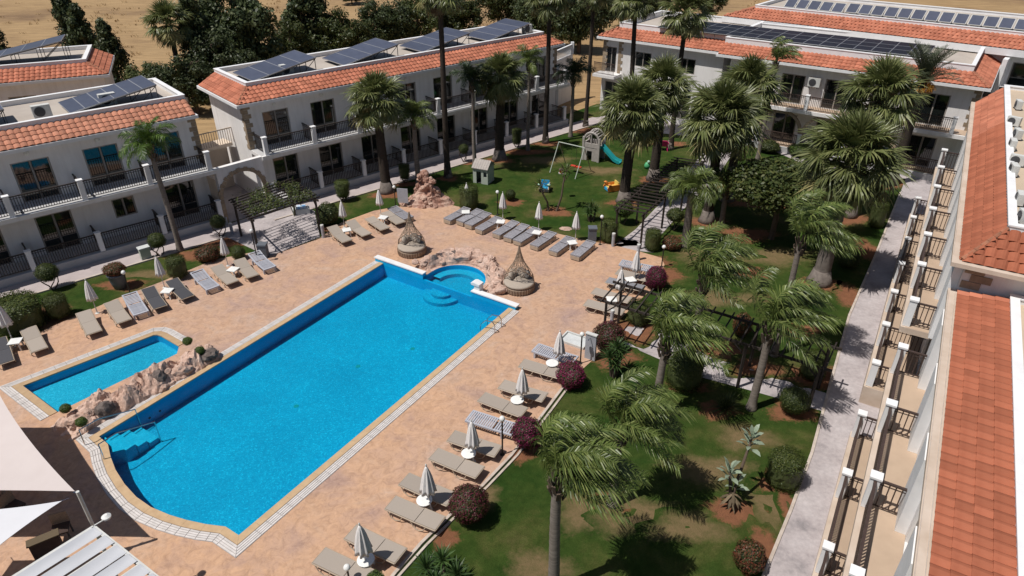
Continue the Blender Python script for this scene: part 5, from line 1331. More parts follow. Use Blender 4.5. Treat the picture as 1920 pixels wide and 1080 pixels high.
# ---------------------------------------------------------------- furniture and small things
def make_lounger(style, raised, label, group):
    t = thing('sun_lounger', label, 'sun lounger', group=group); zs = .30; a = R(raised)
    hx = .18                                                     # hinge of the backrest
    if style in ('taupe', 'grey', 'charcoal'):
        cloth = {'taupe': 'sling_taupe', 'grey': 'sling_grey', 'charcoal': 'sling_charcoal'}[style]
        f = MB()
        for s in (-1, 1): f.tube([(-.95, s * .31, zs), (hx, s * .31, zs), (hx + .02, s * .31, zs)], .022, 6)
        f.tube([(-.95, -.31, zs), (-.95, .31, zs)], .022, 6); f.tube([(hx + .03, -.31, zs - .01), (hx + .03, .31, zs - .01)], .018, 6)
        f.build('frame', 'frame_beige', t)
        for x in (-.55, .32):
            for s in (-1, 1):
                MB().tube([(x - .28, s * .31, zs - .02), (x - .18, s * .32, .10), (x, s * .33, .02), (x + .18, s * .32, .10), (x + .28, s * .31, zs - .02)], .018, 6).build('leg', 'frame_beige', t)
        MB().box(-.93, hx - .01, -.29, .29, zs + .012, zs + .03).build('seat', cloth, t)
        bk = MB(); bk.box(0, .76, -.29, .29, .012, .030); o = bk.build('backrest', cloth, t, loc=(hx + .01, 0, zs), rot=(0, -a, 0))
        g = MB()
        for s in (-1, 1): g.tube([(0, s * .31, 0), (.77, s * .31, 0)], .022, 6)
        g.tube([(.77, -.31, 0), (.77, .31, 0)], .022, 6); g.build('backrest_frame', 'frame_beige', o)
    else:
        m = 'plastic_white' if style == 'white' else 'plastic_aged'
        f = MB()
        for s in (-1, 1): f.box(-.95, hx, s * .31 - .03, s * .31 + .03, zs - .04, zs + .03)
        f.box(-.96, -.90, -.28, .28, zs - .04, zs + .03); f.build('frame', m, t)
        for x in (-.8, .55):
            for s in (-1, 1): MB().box(x - .04, x + .04, s * .30 - .035, s * .30 + .035, 0, zs - .042).build('leg', m, t)
        bk = MB()
        for s in (-1, 1): bk.box(0, .78, s * .31 - .03, s * .31 + .03, -.03, .03)
        bk.box(.72, .78, -.28, .28, -.03, .03); o = bk.build('backrest', m, t, loc=(hx + .01, 0, zs), rot=(0, -a, 0))
        slat = MB().box(-.030, .030, -.285, .285, -.006, .018).mesh('slat', m)
        if style == 'white':
            for i in range(12): put('slat', slat, t, (-.86 + i * .088, 0, zs + .008))
            for i in range(7): put('slat', slat, o, (.06 + i * .092, 0, .008))
        else:
            b = MB()
            for i in range(12): x = -.86 + i * .088; b.box(x - .034, x + .034, -.285, .285, zs, zs + .022)
            b.build('slats', m, t, kind='stuff'); b = MB()
            for i in range(7): x = .06 + i * .092; b.box(x - .034, x + .034, -.285, .285, 0, .022)
            b.build('slats', m, o, kind='stuff')
            sk = MB()                                              # the side skirts of the old moulded loungers
            for s in (-1, 1): sk.box(-.93, .86, s * .335 - .012, s * .335 + .012, .05, zs - .045)
            sk.box(-.985, -.962, -.30, .30, .05, zs - .045); sk.build('skirt', 'frame_beige', t)
    return t
LP = {}
def lounger(style, raised, loc, heading, label, group):
    key = (style, raised, group)
    if key not in LP:
        t = make_lounger(style, raised, label, group); t.location = (*loc, .02); t.rotation_euler = (0, 0, rotz(heading)); LP[key] = t
    else:
        t = copy_thing(LP[key], (*loc, .02), rotz(heading), label)
    return t
lr = random.Random(3); g = 'loungers along the right side of the pool'
for i, (p, st_) in enumerate([((-4.89, 12.98), 'taupe'), ((-4.14, 13.81), 'taupe'), ((-3.08, 14.98), 'taupe'), ((-2.79, 15.97), 'taupe'), ((-1.92, 17.15), 'taupe'), ((-1.35, 18.10), 'taupe'), ((-0.75, 19.19), 'white'),
        ((-0.37, 20.21), 'taupe'), ((0.42, 21.04), 'taupe'), ((1.24, 22.44), 'taupe'), ((1.81, 23.48), 'white'), ((4.35, 27.20), 'taupe'), ((4.81, 28.27), 'taupe'), ((5.63, 29.34), 'grey'), ((6.24, 30.20), 'taupe'), ((6.57, 31.21), 'white')]):
    nm = {'taupe': 'beige sling lounger', 'white': 'white slatted lounger', 'grey': 'grey sling lounger'}[st_]
    lounger(st_, 2, p, 118 + jit(lr, 3), '%s, %s from the bottom in the right hand row' % (nm, ORD[i]), g)
g = 'old grey loungers in the row before the lawn'
for i, p in enumerate([(-3.30, 37.75), (-2.51, 37.49), (-2.01, 37.06), (-1.35, 36.40), (-0.34, 35.82), (0.27, 35.36), (0.85, 34.91), (1.77, 34.37), (2.76, 33.71), (3.90, 33.20)]):
    lounger('aged', 4, p, 35 + jit(lr, 2.5), 'weathered grey lounger, %s from the rock cascade in the row before the lawn' % ORD[i], g).scale = (1, .86, 1)
g = 'loungers between vine pergola and rock cascade'
for i, (p, s_, rz_) in enumerate([((-9.77, 34.84), 'taupe', 18), ((-8.85, 35.61), 'taupe', 18), ((-7.91, 36.40), 'taupe', 3), ((-7.11, 37.21), 'taupe', 3), ((-6.76, 37.90), 'aged', 4)]):
    lounger(s_, rz_, p, 319 + jit(lr, 3), '%s lounger, %s from the vine pergola towards the rock cascade' % ('grey slatted' if s_ == 'aged' else 'beige sling', ORD[i]), g)
g = 'loungers along the left flower bed'
for i, (p, s_) in enumerate([((-21.68, 23.59), 'charcoal'), ((-20.84, 24.46), 'taupe'), ((-19.16, 25.80), 'taupe'), ((-18.30, 26.69), 'taupe'), ((-17.81, 27.39), 'white'), ((-17.17, 27.93), 'charcoal'), ((-16.29, 28.77), 'charcoal'), ((-15.40, 29.66), 'white'), ((-14.61, 30.20), 'taupe'), ((-13.75, 30.87), 'taupe'), ((-13.18, 31.69), 'white')]):
    nm = {'taupe': 'beige sling lounger', 'white': 'white slatted lounger', 'charcoal': 'dark charcoal lounger'}[s_]
    lounger(s_, 16, p, 318 + jit(lr, 3), '%s, %s from the left edge before the left flower bed' % (nm, ORD[i]), g)

def make_umbrella(label):
    t = thing('umbrella', label, 'umbrella', group='closed umbrellas round the pool')
    MB().tube([(0, 0, 0), (0, 0, 2.0)], .022, 8).build('pole', 'pole_white', t)
    prof = [(.02, 1.98), (.055, 1.90), (.10, 1.72), (.145, 1.5), (.185, 1.25), (.22, 1.02), (.245, .86), (.17, .88), (.05, .95)]
    MB().lathe(prof, 32, mod=lambda a, i: 1 + (.26 if i > 1 else .1) * math.cos(8 * a + .15 * i) * (1 if i < 7 else .3)).build('canopy', 'umbrella_cloth', t, smooth=True)
    MB().lathe([(.012, 1.98), (.03, 2.01), (.03, 2.05), (.008, 2.09)], 8).build('finial', 'pole_white', t)
    MB().lathe([(.115, .0), (.115, .02), (.03, .05), (.03, .30)], 12).build('foot', 'pole_white', t)
    return t
UM = None
for p, lab, sc in [((-4.30, 13.14), 'closed umbrella nearest the bottom edge on the right pool side', .97), ((-2.67, 15.40), 'closed umbrella beside the big maroon ball shrub', .97), ((-1.37, 17.54), 'closed umbrella left of the lamp post and magenta shrub', .93), ((0.39, 20.43), 'closed umbrella left of the maroon bougainvillea mid row', .93),
        ((1.95, 22.94), 'closed umbrella in front of the shower tray', .92), ((5.19, 28.21), 'closed umbrella beside the near end of the long pergola', .9), ((6.21, 29.96), 'closed umbrella at the far end of the right lounger row', .93),
        ((-2.78, 39.04), 'closed umbrella before the drum hedge, first by the lawn', .87), ((-0.55, 37.63), 'closed umbrella beside the lawn lamp post', .87), ((1.56, 36.16), 'closed umbrella before the twin bare trunks', .87), ((3.61, 34.84), 'closed umbrella nearest the grey bin', .87),
        ((-9.90, 36.52), 'closed umbrella beside the round bush at the vine pergola', .84), ((-8.03, 38.25), 'closed umbrella near the grey notice board', .84), ((-19.60, 27.16), 'closed umbrella between the drum hedge and flower pot', .9), ((-17.46, 29.53), 'closed umbrella left of the drum hedge in the left bed', .88),
        ((-15.09, 31.81), 'closed umbrella right of the flowering bush in the left bed', .84), ((-22.15, 24.88), 'closed umbrella at the left photo edge', 1.0)]:
    if UM is None: UM = make_umbrella(lab); UM.location = (*p, .02); o = UM
    else: o = copy_thing(UM, (*p, .02), jit(lr, 1), lab)
    o.scale = (sc,) * 3
TB = {}
def table(p, label, round_=True, h=.42):
    if round_ not in TB:
        t = thing('side_table', label, 'side table', group='white plastic side tables')
        if round_: MB().lathe([(.0, .385), (.25, .39), (.26, .40), (.26, .42), (.24, .425), (.0, .425)], 20).build('table_top', 'plastic_table', t)
        else: MB().box(-.24, .24, -.24, .24, .385, .42).build('table_top', 'plastic_table', t)
        for k in range(4):
            a = math.pi / 4 + k * math.pi / 2; MB().bar((.20 * math.cos(a), .20 * math.sin(a), .385), (.25 * math.cos(a), .25 * math.sin(a), 0), .05).build('leg', 'plastic_table', t)
        t.location = (*p, .02); TB[round_] = t; return
    copy_thing(TB[round_], (*p, .02), jit(lr, .4), label)
for p, lab in [((-4.29, 13.17), 'round white table under the umbrella nearest the bottom edge'), ((-2.82, 15.42), 'round white table left of the big maroon ball shrub'), ((-1.51, 17.52), 'round white table below the umbrella by the lamp post'), ((0.20, 20.38), 'round white table between two beige loungers mid row'), ((1.66, 22.72), 'round white table in front of the shower tray')]: table(p, lab)
for p, lab in [((4.76, 27.77), 'square white table beside the near pergola end'), ((5.94, 29.66), 'square white table at the far end of the right row'), ((-2.80, 37.84), 'square white table beside the first grey lounger by the rocks'), ((-0.67, 36.46), 'square white table by the lawn lamp post'),
        ((1.41, 35.03), 'square white table before the twin bare trunks'), ((3.33, 33.76), 'square white table near the grey bin'), ((-9.48, 35.36), 'square white table between first two loungers at the vine pergola'), ((-7.67, 37.05), 'square white table left of the notice board'),
        ((-21.55, 24.29), 'square white table at the left photo edge'), ((-16.82, 28.57), 'square white table between two dark loungers'), ((-14.36, 30.71), 'square white table under the umbrella in the left bed')]: table(p, lab, False)

# --- hooded wicker daybeds ---------------------------------------------------------------------------
def daybed(label, p, face):
    t = thing('daybed', label, 'daybed', (*p, .02), face, 'teardrop daybeds by the pool')
    base = MB(); base.lathe([(.70, .0), (.76, .06), (.77, .28), (.74, .34), (.3, .345)], 28); base.build('base', 'wicker', t)
    st2 = MB()
    for i in range(36):
        a = 2 * math.pi * i / 36; st2.bar((.77 * math.cos(a), .77 * math.sin(a), .03), (.785 * math.cos(a), .785 * math.sin(a), .30), .035)
    st2.build('weave_staves', 'wicker', t, kind='stuff')
    MB().lathe([(.70, .346), (.77, .38), (.77, .46), (.70, .50), (.0, .51)], 28).build('mattress', 'cushion_taupe', t, smooth=True)
    prof = [(.74, .30), (.74, .52), (.70, .76), (.60, .98), (.46, 1.20), (.32, 1.42), (.21, 1.66), (.13, 1.92), (.07, 2.15), (.025, 2.42)]
    h = MB(); n = 18
    for k in range(n):
        a = 2 * math.pi * k / n; front = math.cos(a) > -.05
        pts = [(r_ * math.cos(a), r_ * math.sin(a), z) for r_, z in prof if not (front and z < 1.15)]
        if len(pts) > 1: h.tube(pts, .012, 4, False)
        for sg in (1,):
            run = []
            for r_, z in prof + [(0, 99)]:
                q = a + sg * z * .9
                if z < 9 and not (math.cos(q) > -.05 and z < 1.15): run.append((r_ * math.cos(q), r_ * math.sin(q), z))
                else:
                    if len(run) > 1: h.tube(run, .009, 4, False)
                    run = []
    for r_, z in prof[1:-1]:
        arc_ = [i for i in range(49)]; pts = []
        for i in arc_:
            a = .52 * math.pi + .96 * math.pi * i / 48 if z < 1.15 else 2 * math.pi * i / 48
            pts.append((r_ * math.cos(a), r_ * math.sin(a), z))
        h.tube(pts, .013, 4, False)
    h.build('woven_hood', 'wicker', t)
    e = MB()
    for s in (-1, 1): e.tube([(r_ * math.cos(s * 1.60 * (1 if z < .8 else max(0, (1.5 - z) / .7))), r_ * math.sin(s * 1.60 * (1 if z < .8 else max(0, (1.5 - z) / .7))), z) for r_, z in prof[:6]], .03, 6)
    e.build('hood_rim', 'wicker', t)
    for i, (a, r_, m) in enumerate(((2.2, .46, 'cushion_print'), (3.1, .52, 'cushion_print'), (4.0, .46, 'cushion_taupe'), (4.5, .40, 'cushion_taupe'), (2.75, .38, 'cushion_taupe'))):
        b = MB().lathe([(.05, -.09), (.20, -.06), (.235, 0), (.20, .06), (.05, .09)], 12)
        b.build('cushion', m, t, smooth=True, loc=(r_ * math.cos(a), r_ * math.sin(a), .70), rot=(R(68), 0, a + math.pi / 2 + math.pi))
daybed('hooded wicker daybed left of the spa rocks', (-5.49, 33.33), R(-95))
daybed('hooded wicker daybed right of the spa rocks', (0.35, 29.43), R(-98))

# --- pergolas -----------------------------------------------------------------------------------------
def pergola(label, a, b, c, d, z, n, posts, vine=0, over=.25, beam=.10, slat_h=.07):
    """a-b and d-c are the carrying beams, slats run from one to the other"""
    a, b, c, d = (Vector((*q, 0)) for q in (a, b, c, d)); o = a
    t = thing('pergola', label, 'pergola', (o.x, o.y, 0), 0, 'dark timber pergolas')
    Z = Vector((0, 0, z)); u1 = (b - a).normalized() * over; u2 = (c - d).normalized() * over
    for p, q, uu in ((a, b, u1), (d, c, u2)): MB().bar(p - o - uu + Z, q - o + uu + Z, beam * .7, beam).build('beam', 'dark_timber', t)
    s1 = (d - a).normalized() * over
    for i in range(n):
        f = i / (n - 1); p = a.lerp(b, f); q = d.lerp(c, f)
        MB().bar(p - o - s1 + Z + Vector((0, 0, .09)), q - o + s1 + Z + Vector((0, 0, .09)), .055, slat_h).build('slat', 'dark_timber', t)
    for (e, f) in posts:
        p = (a if e == 0 else d).lerp(b if e == 0 else c, f) - o
        MB().bar(p, p + Z, .10).build('post', 'dark_timber', t)
        k = u1.normalized() * .45
        MB().bar(p + Z - Vector((0, 0, .5)), p + Z + (k if f < .5 else -k) - Vector((0, 0, .05)), .05).build('brace', 'dark_timber', t)
    if vine:
        rng = random.Random(8); vb = MB()
        for i in range(vine):
            f, g_ = rng.random() ** .75, rng.random()
            if noise.noise(Vector((f * 4, g_ * 4, 1))) < -.08: continue
            p = a.lerp(b, f).lerp(d.lerp(c, f), g_) - o + Z + Vector((jit(rng, .1), jit(rng, .1), rng.uniform(.02, .45)))
            leaf_quad(vb, p, (jit(rng, 1), jit(rng, 1), 1), rng.uniform(.04, .075), rng)
        for k in range(5):
            p = d - o + Vector((jit(rng, .4), jit(rng, .4), 0)); vb2 = p
            vb.tube([p, p + Vector((jit(rng, .2), jit(rng, .2), z * .5)), p + Vector((jit(rng, .3), jit(rng, .3), z + .1))], .025, 5)
        vb.build('vine', 'leaf_topiary', t)
    return t
pergola('vine covered pergola in front of the stone arch', (-15.65, 35.44), (-13.76, 32.97), (-11.02, 35.59), (-13.34, 38.31), 2.2, 10, [(0, .04), (0, .96), (1, .96), (1, .04)], 4200)
pergola('pergola over the garden walk between fan palms', (5.81, 34.50), (10.72, 42.34), (12.24, 41.75), (7.13, 33.80), 2.1, 21, [(0, 0), (1, 0), (0, .33), (1, .33), (0, .66), (1, .66), (0, 1), (1, 1)], slat_h=.06)
pergola('long open pergola over the footpath to the walkway', (3.89, 24.91), (11.54, 20.13), (12.46, 21.47), (4.75, 26.41), 2.1, 24, [(0, .02), (1, .02), (0, .35), (1, .35), (0, .68), (1, .68), (0, .98), (1, .98)], slat_h=.05)

# --- shade sails and canopy in the near left corner ---------------------------------------------------
def sail(label, corners, sag, m, dip=.12):
    """four corners (x,y,z) with concave edges and a shallow belly"""
    C = [Vector(c) for c in corners]; cen = sum(C, Vector()) / 4; n = 18; vs = []; fs = []
    def edge(a, b, t): 
        p = a.lerp(b, t); q = cen - (a + b) / 2; q.z = 0
        return p + q * sag * 4 * t * (1 - t)
    for i in range(n + 1):
        for j in range(n + 1):
            u, v = i / n, j / n
            e0, e1 = edge(C[0], C[1], u), edge(C[3], C[2], u); f0, f1 = edge(C[0], C[3], v), edge(C[1], C[2], v)
            p = e0.lerp(e1, v) + f0.lerp(f1, u) - (C[0].lerp(C[1], u).lerp(C[3].lerp(C[2], u), v)); p.z -= dip * 16 * u * (1 - u) * v * (1 - v)
            vs.append(p)
    for i in range(n):
        for j in range(n): a = i * (n + 1) + j; fs.append((a, a + n + 1, a + n + 2, a + 1))
    vs2 = [p - Vector((0, 0, .012)) for p in vs]; k = len(vs)
    b = MB().add(vs + vs2, fs + [tuple(i + k for i in f[::-1]) for f in fs])
    rim = [i * (n + 1) for i in range(n + 1)] + [n * (n + 1) + j for j in range(1, n + 1)] + [i * (n + 1) + n for i in range(n - 1, -1, -1)] + [j for j in range(n - 1, 0, -1)]
    b.add([b.v[i] for i in rim] + [b.v[i + k] for i in rim], [(i, (i + 1) % len(rim), len(rim) + (i + 1) % len(rim), len(rim) + i) for i in range(len(rim))])
    t = thing('shade_sail', label, 'shade sail', (0, 0, 0), 0, 'shade sails'); b.build('fabric', m, t, smooth=True)
    for c in C: MB().tube([c, c + (c - cen).normalized() * .18], .012, 6).build('corner_ring', 'steel', t)
s1 = [(*(-12.42, 13.74), 2.65), (*(-17.92, 18.66), 2.9), (*(-28.39, 19.14), 2.9), (*(-21.48, 13.42), 2.7)]
sail('cream shade sail at the left edge above the pool corner', s1, .055, 'sail_cream')
s2 = [(*(-12.67, 13.48), 2.55), (*(-16.24, 12.86), 2.8), (*(-16.88, 9.67), 3.1), (*(-13.55, 10.83), 2.75)]
sail('white shade sail below the cream one in the corner', s2, .10, 'sail_white')
def sail_post(p, h, label):
    t = thing('sail_post', label, 'post', (*p, .02)); MB().tube([(0, 0, 0), (0, 0, h)], .05, 10).build('pole', 'ac_white', t)
    MB().box(-.14, .14, -.14, .14, 0, .02).build('base_plate', 'ac_white', t); MB().tube([(0, 0, h - .1), (-.12, .0, h - .02)], .015, 6).build('hook', 'steel', t)
sail_post((-12.26, 13.64), 2.72, 'grey post holding both shade sails')
cn = thing('canopy', 'white framed canopy with cloth strips in the near left corner', 'canopy')
K = Vector((*(-10.93, 12.16), 3.0)); K1 = Vector((*(-8.65, 10.68), 3.0)); K2 = Vector((*(-12.07, 10.68), 3.0))
e1 = (K1 - K).normalized(); e2 = (K2 - K).normalized(); W1, W2 = 3.6, 4.2
for a, b in ((K, K + e1 * W1), (K, K + e2 * W2), (K + e1 * W1, K + e1 * W1 + e2 * W2), (K + e2 * W2, K + e1 * W1 + e2 * W2)): MB().bar(a, b, .10, .12).build('frame_beam', 'ac_white', cn)
for i in range(1, 7): MB().bar(K + e1 * W1 * i / 7 + Vector((0, 0, -.005)), K + e1 * W1 * i / 7 + e2 * W2 + Vector((0, 0, -.005)), .06, .08).build('frame_beam', 'ac_white', cn)
rng = random.Random(6)
for i in range(7):
    n = 10; b = MB(); vs = []
    for k in range(n + 1):
        for j in range(5):
            u = (i + .07 + (.78 + .05 * (i % 3)) * j / 4) / 7; v = k / n
            gap = .03 if 0 < k < n else 0
            p = K + e1 * W1 * u + e2 * W2 * v + Vector((0, 0, .07 - .10 * math.sin(math.pi * ((v * 4) % 1)) * math.sin(math.pi * j / 4) + .02 * (i % 2)))
            vs.append(p)
    b.add(vs, [(k * 5 + j, k * 5 + j + 1, k * 5 + j + 6, k * 5 + j + 5) for k in range(n) for j in range(4)])
    b.build('cloth_strip', 'canopy_cloth', cn, smooth=True)
for p in (K, K + e1 * W1, K + e2 * W2, K + e1 * W1 + e2 * W2): MB().tube([(p.x, p.y, .02), (p.x, p.y, 2.93)], .05, 8).build('post', 'ac_white', cn)
fl = thing('floodlight', 'small white floodlight on the canopy corner', 'lamp', K + Vector((.12, .05, .08)))
MB().tube([(-.1, -.04, 0), (.15, .08, .10)], .018, 6).build('arm', 'ac_white', fl); MB().lathe([(.03, -.05), (.10, -.02), (.12, .05), (.04, .11)], 14).build('head', 'globe_white', fl, loc=(.2, .1, .14))
def chair(label, p, rz):
    t = thing('terrace_chair', label, 'chair', (*p, .02), rz, 'dark chairs under the shade sails')
    MB().box(-.24, .24, -.23, .23, .40, .45).build('seat', 'rail_brown', t)
    MB().box(-.24, .24, .235, .27, .46, .86).build('backrest', 'wicker', t)
    for x in (-.21, .21):
        for y in (-.2, .2): MB().box(x - .02, x + .02, y - .02, y + .02, 0, .398).build('leg', 'dark_metal', t)
chair('dark chair seen in the gap between both sails', (-15.86, 15.14), 1.2); chair('dark chair left of the other in the sail gap', (-16.53, 15.36), -1.0); chair('dark chair beside the canopy under the white sail', (-13.88, 14.27), .4)
ct = thing('counter', 'yellow topped counter beside the white canopy', 'counter', (*(-13.97, 13.68), .02), R(35)); MB().box(-.38, .38, -.12, .12, 0, .7).build('body', 'rail_brown', ct); MB().box(-.42, .42, -.15, .15, .702, .74).build('top', 'fan_dead', ct)

# --- lamps, bollards, bins ------------------------------------------------------------------------------
def lamp(p, h, label):
    t = thing('garden_lamp', label, 'lamp post', (*p, .01), 0, 'globe lamps of the garden')
    MB().tube([(0, 0, 0), (0, 0, h - .09)], .03, 8).build('post', 'black_paint', t); MB().lathe([(.09, 0), (.09, .03), (.03, .06)], 10).build('foot', 'black_paint', t)
    b = MB(); b.lathe([(.02, -.10), (.07, -.08), (.10, -.03), (.105, .01), (.085, .06), (.05, .095), (.01, .105)], 14); b.build('globe', 'globe_white', t, smooth=True, loc=(0, 0, h))
for p, h, lab in [((-0.88, 38.33), 1.5, 'globe lamp on black post at the lawn behind grey loungers'), ((4.95, 34.30), 1.72, 'globe lamp on black post at the garden walk entrance'), ((7.92, 31.69), 1.2, 'globe lamp on the red soil above the bougainvillea'), ((-0.34, 17.88), 1.68, 'globe lamp between white lounger and magenta shrub'),
        ((2.89, 23.24), 1.5, 'globe lamp left of the shower panel'), ((-13.61, 32.17), 1.9, 'globe lamp on the left pergola corner'), ((-7.32, 39.61), 1.3, 'globe lamp beside the notice board'), ((-18.75, 28.71), 1.35, 'globe lamp beside the large flower pot'), ((-4.67, 12.58), .85, 'globe lamp at the bottom edge by the beige lounger')]: lamp(p, h, lab)
def bollard(p, label, h=.75):
    t = thing('bollard', label, 'bollard', (*p, .02)); MB().lathe([(.09, 0), (.09, h - .1), (.10, h - .1), (.10, h)], 12).build('body', 'sign_grey', t); MB().lathe([(.10, 0), (.095, .05), (.02, .07)], 12).build('cap', 'ac_white', t, loc=(0, 0, h + .002))
bollard((5.65, 34.11), 'grey bollard at the left of the garden walk'); bollard((-10.81, 35.18), 'grey bollard at the right foot of vine pergola'); bollard((6.77, 32.47), 'slim grey post at the right of the garden walk', .9); bollard((4.62, 26.43), 'small white post under the near pergola end', .6); bollard((-16.24, 35.73), 'dark post at the left foot of the vine pergola', .6)
def bin_(p, label):
    t = thing('waste_bin', label, 'bin', (*p, .02)); MB().prism([(-.22, -.2), (.22, -.2), (.22, .2), (-.22, .2)], 0, .72).build('body', 'bin_grey', t); MB().box(-.25, .25, -.23, .23, .722, .80).build('lid', 'bin_grey', t)
bin_((4.56, 34.90), 'dark grey bin behind the last grey lounger'); bin_((-13.47, 32.84), 'dark grey bin at the left pergola post')
bx = thing('service_box', 'white service box on the path edge by the topiary', 'box', (*(-19.81, 32.65), .02), rotz(48)); MB().box(-.25, .25, -.17, .17, 0, .62).build('body', 'shed_green', bx); MB().box(-.29, .29, -.21, .21, .622, .70).build('lid', 'box_white', bx)
pt = thing('flower_pot', 'large dark pot with pink flowers in the left bed', 'flower pot', (*(-19.68, 29.53), .01)); MB().lathe([(.26, 0), (.36, .4), (.40, .75), (.44, .80), (.40, .84), (.1, .78)], 20).build('pot', 'bin_grey', pt, smooth=True)
MB().lathe([(.30, 0), (.34, .05), (.34, .12), (.1, .10)], 18).build('inner_pot', 'terracotta', pt, loc=(0, 0, .80)); put('foliage', TOP[('ball', 5)], pt, (0, 0, 1.08), 0, (.52, .52, .28))
nb = thing('notice_board', 'grey notice board on a stand beside the rock cascade', 'notice board', (*(-6.80, 39.45), .02), R(-10)); MB().box(-.34, .34, -.02, .02, .30, 1.25).build('panel', 'sign_grey', nb)
for x in (-.3, .3): MB().bar((x, .03, 0), (x, .03, 1.2), .04).build('leg', 'black_paint', nb)
sh = thing('pool_shower', 'grey shower panel with white foot tray', 'shower', (*(3.24, 23.62), .02), rotz(122)); MB().box(-.13, .35, -.06, .06, 0, 1.25).build('panel', 'sign_grey', sh); MB().box(-.15, .37, -.09, .09, 1.252, 1.30).build('cap', 'ac_white', sh)
MB().tube([(.1, -.06, 1.1), (.1, -.25, 1.15), (.1, -.28, 1.10)], .02, 6).build('spout', 'steel', sh)
tr = thing('foot_basin', 'white foot basin before the shower panel', 'basin', (*(2.80, 24.88), .02), rotz(122))
b = MB(); w, l, hh = .42, .62, .06
b.box(-l, l, -w, w, 0, hh - .03); b.build('tray', 'box_white', tr); b = MB(); b.box(-l, l, -w, -w + .06, hh - .028, hh + .05); b.box(-l, l, w - .06, w, hh - .028, hh + .05); b.box(-l, -l + .06, -w + .06, w - .06, hh - .028, hh + .05); b.box(l - .06, l, -w + .06, w - .06, hh - .028, hh + .05); b.build('rim', 'ac_white', tr)
def pool_rail(name, label, segs):
    t = thing(name, label, 'pool ladder')
    for i, pts in enumerate(segs): MB().tube(pts, .024, 8).build('handrail', 'steel', t)
    return t
LF = frame((-1.10, 26.03), 31.7); q = lambda x, y, z: (*LF(x, y), z)
ld = pool_rail('pool_ladder', 'steel ladder on the right edge of the pool', [[q(x, -.55, .04), q(x, -.55, .45), q(x, -.42, .58), q(x, -.05, .52), q(x, .22, .2), q(x, .26, -.75)] for x in (-.28, .28)])
for z in (-.25, -.5, -.72): MB().bar(q(-.28, .25, z), q(.28, .25, z), .05, .03).build('rung', 'steel', ld)
q = lambda x, y, z: (*PF(x, y), z)
pool_rail('stair_handrail', 'steel handrail over the entry steps of the pool', [[q(-.5, -.02, .04), q(-.5, -.02, .75), q(.2, -.02, .75), q(1.5, -.02, .25), q(1.5, -.02, -.9)], [q(-.55, -1.3, .04), q(-.55, -1.3, .75), q(.1, -1.3, .75), q(1.45, -1.3, .25), q(1.45, -1.3, -.9)]])
sp = thing('water_spout', 'white curved spout over the round spa', 'spout', (*(JM + wd * 1.75 + wn_ * .35), .0), math.atan2(wd.y, wd.x))
MB().box(-.16, .16, -.16, .16, 0, .50).build('block', 'wall_cap', sp); b = MB().prism([(-.30, .50), (.16, .50), (.16, .60), (-.18, .66), (-.34, .60)], -.2, .2); b.xf(Matrix.Rotation(R(90), 4, 'X')); b.build('lip', 'wall_cap', sp)
tb_ = thing('towel_stack', 'white and blue folded towels on the bench by vine pergola', 'towels', (*(-12.96, 38.56), .02), R(20)); MB().box(-.5, .5, -.25, .25, 0, .35).build('bench', 'box_white', tb_); MB().box(-.3, .3, -.18, .18, .353, .48).build('towels', 'towel_blue', tb_)

# --- playground --------------------------------------------------------------------------------------------
pt_ = thing('play_tower', 'grey plastic play tower with teal slide on the lawn', 'play tower', (*(5.99, 48.23), .01), R(-30))
b = MB()
for x in (-.6, .6):
    for y in (-.5, .5): b.box(x - .08, x + .08, y - .08, y + .08, 0, 1.75)
b.build('corner_post', 'toy_grey', pt_)
for y in (-.5, .5):
    w_ = MB(); w_.box(-.52, -.30, y - .05, y + .05, .02, .95); w_.box(.10, .52, y - .05, y + .05, .02, .95); w_.box(-.298, .098, y - .05, y + .05, .75, .95); w_.box(-.52, .52, y - .05, y + .05, 1.0, 1.32); w_.build('side_panel', 'toy_grey', pt_)
    pts = [(.56 * math.cos(a), y, 1.55 + .55 * math.sin(a)) for a in [math.pi * i / 12 for i in range(13)]]; MB().tube(pts, .08, 6).build('arched_top', 'toy_grey', pt_)
    MB().tube([(0, y, 1.3), (0, y, 2.05)], .05, 6).build('arch_bar', 'toy_grey', pt_)
for x in (-.6, ): MB().box(x - .05, x + .05, -.42, .42, .02, 1.3).build('side_panel', 'toy_grey', pt_)
MB().box(-.52, .52, -.44, .44, .90, .97).build('deck', 'toy_grey', pt_)
ro = MB()
for k in range(9):
    a = math.pi * k / 8; ro.bar((.5 * math.cos(a), -.45, 1.6 + .5 * math.sin(a)), (.5 * math.cos(a), .45, 1.6 + .5 * math.sin(a)), .08)
ro.build('roof_bars', 'toy_grey', pt_)
sd = MB(); pts = [(.55, 0, 1.02), (.75, 0, 1.0), (1.2, 0, .62), (1.65, 0, .24), (1.95, 0, .12), (2.15, 0, .10)]
for (x0_, _, z0_), (x1_, _, z1_) in zip(pts, pts[1:]):
    sd.add([(x0_, -.22, z0_), (x1_, -.22, z1_), (x1_, .22, z1_), (x0_, .22, z0_), (x0_, -.26, z0_ + .16), (x1_, -.26, z1_ + .16), (x0_, .26, z0_ + .16), (x1_, .26, z1_ + .16), (x0_, -.26, z0_ - .05), (x1_, -.26, z1_ - .05), (x0_, .26, z0_ - .05), (x1_, .26, z1_ - .05)], [(0, 1, 2, 3), (0, 4, 5, 1), (3, 2, 7, 6), (4, 8, 9, 5), (6, 7, 11, 10), (8, 10, 11, 9)])
sd.build('slide', 'toy_teal', pt_)
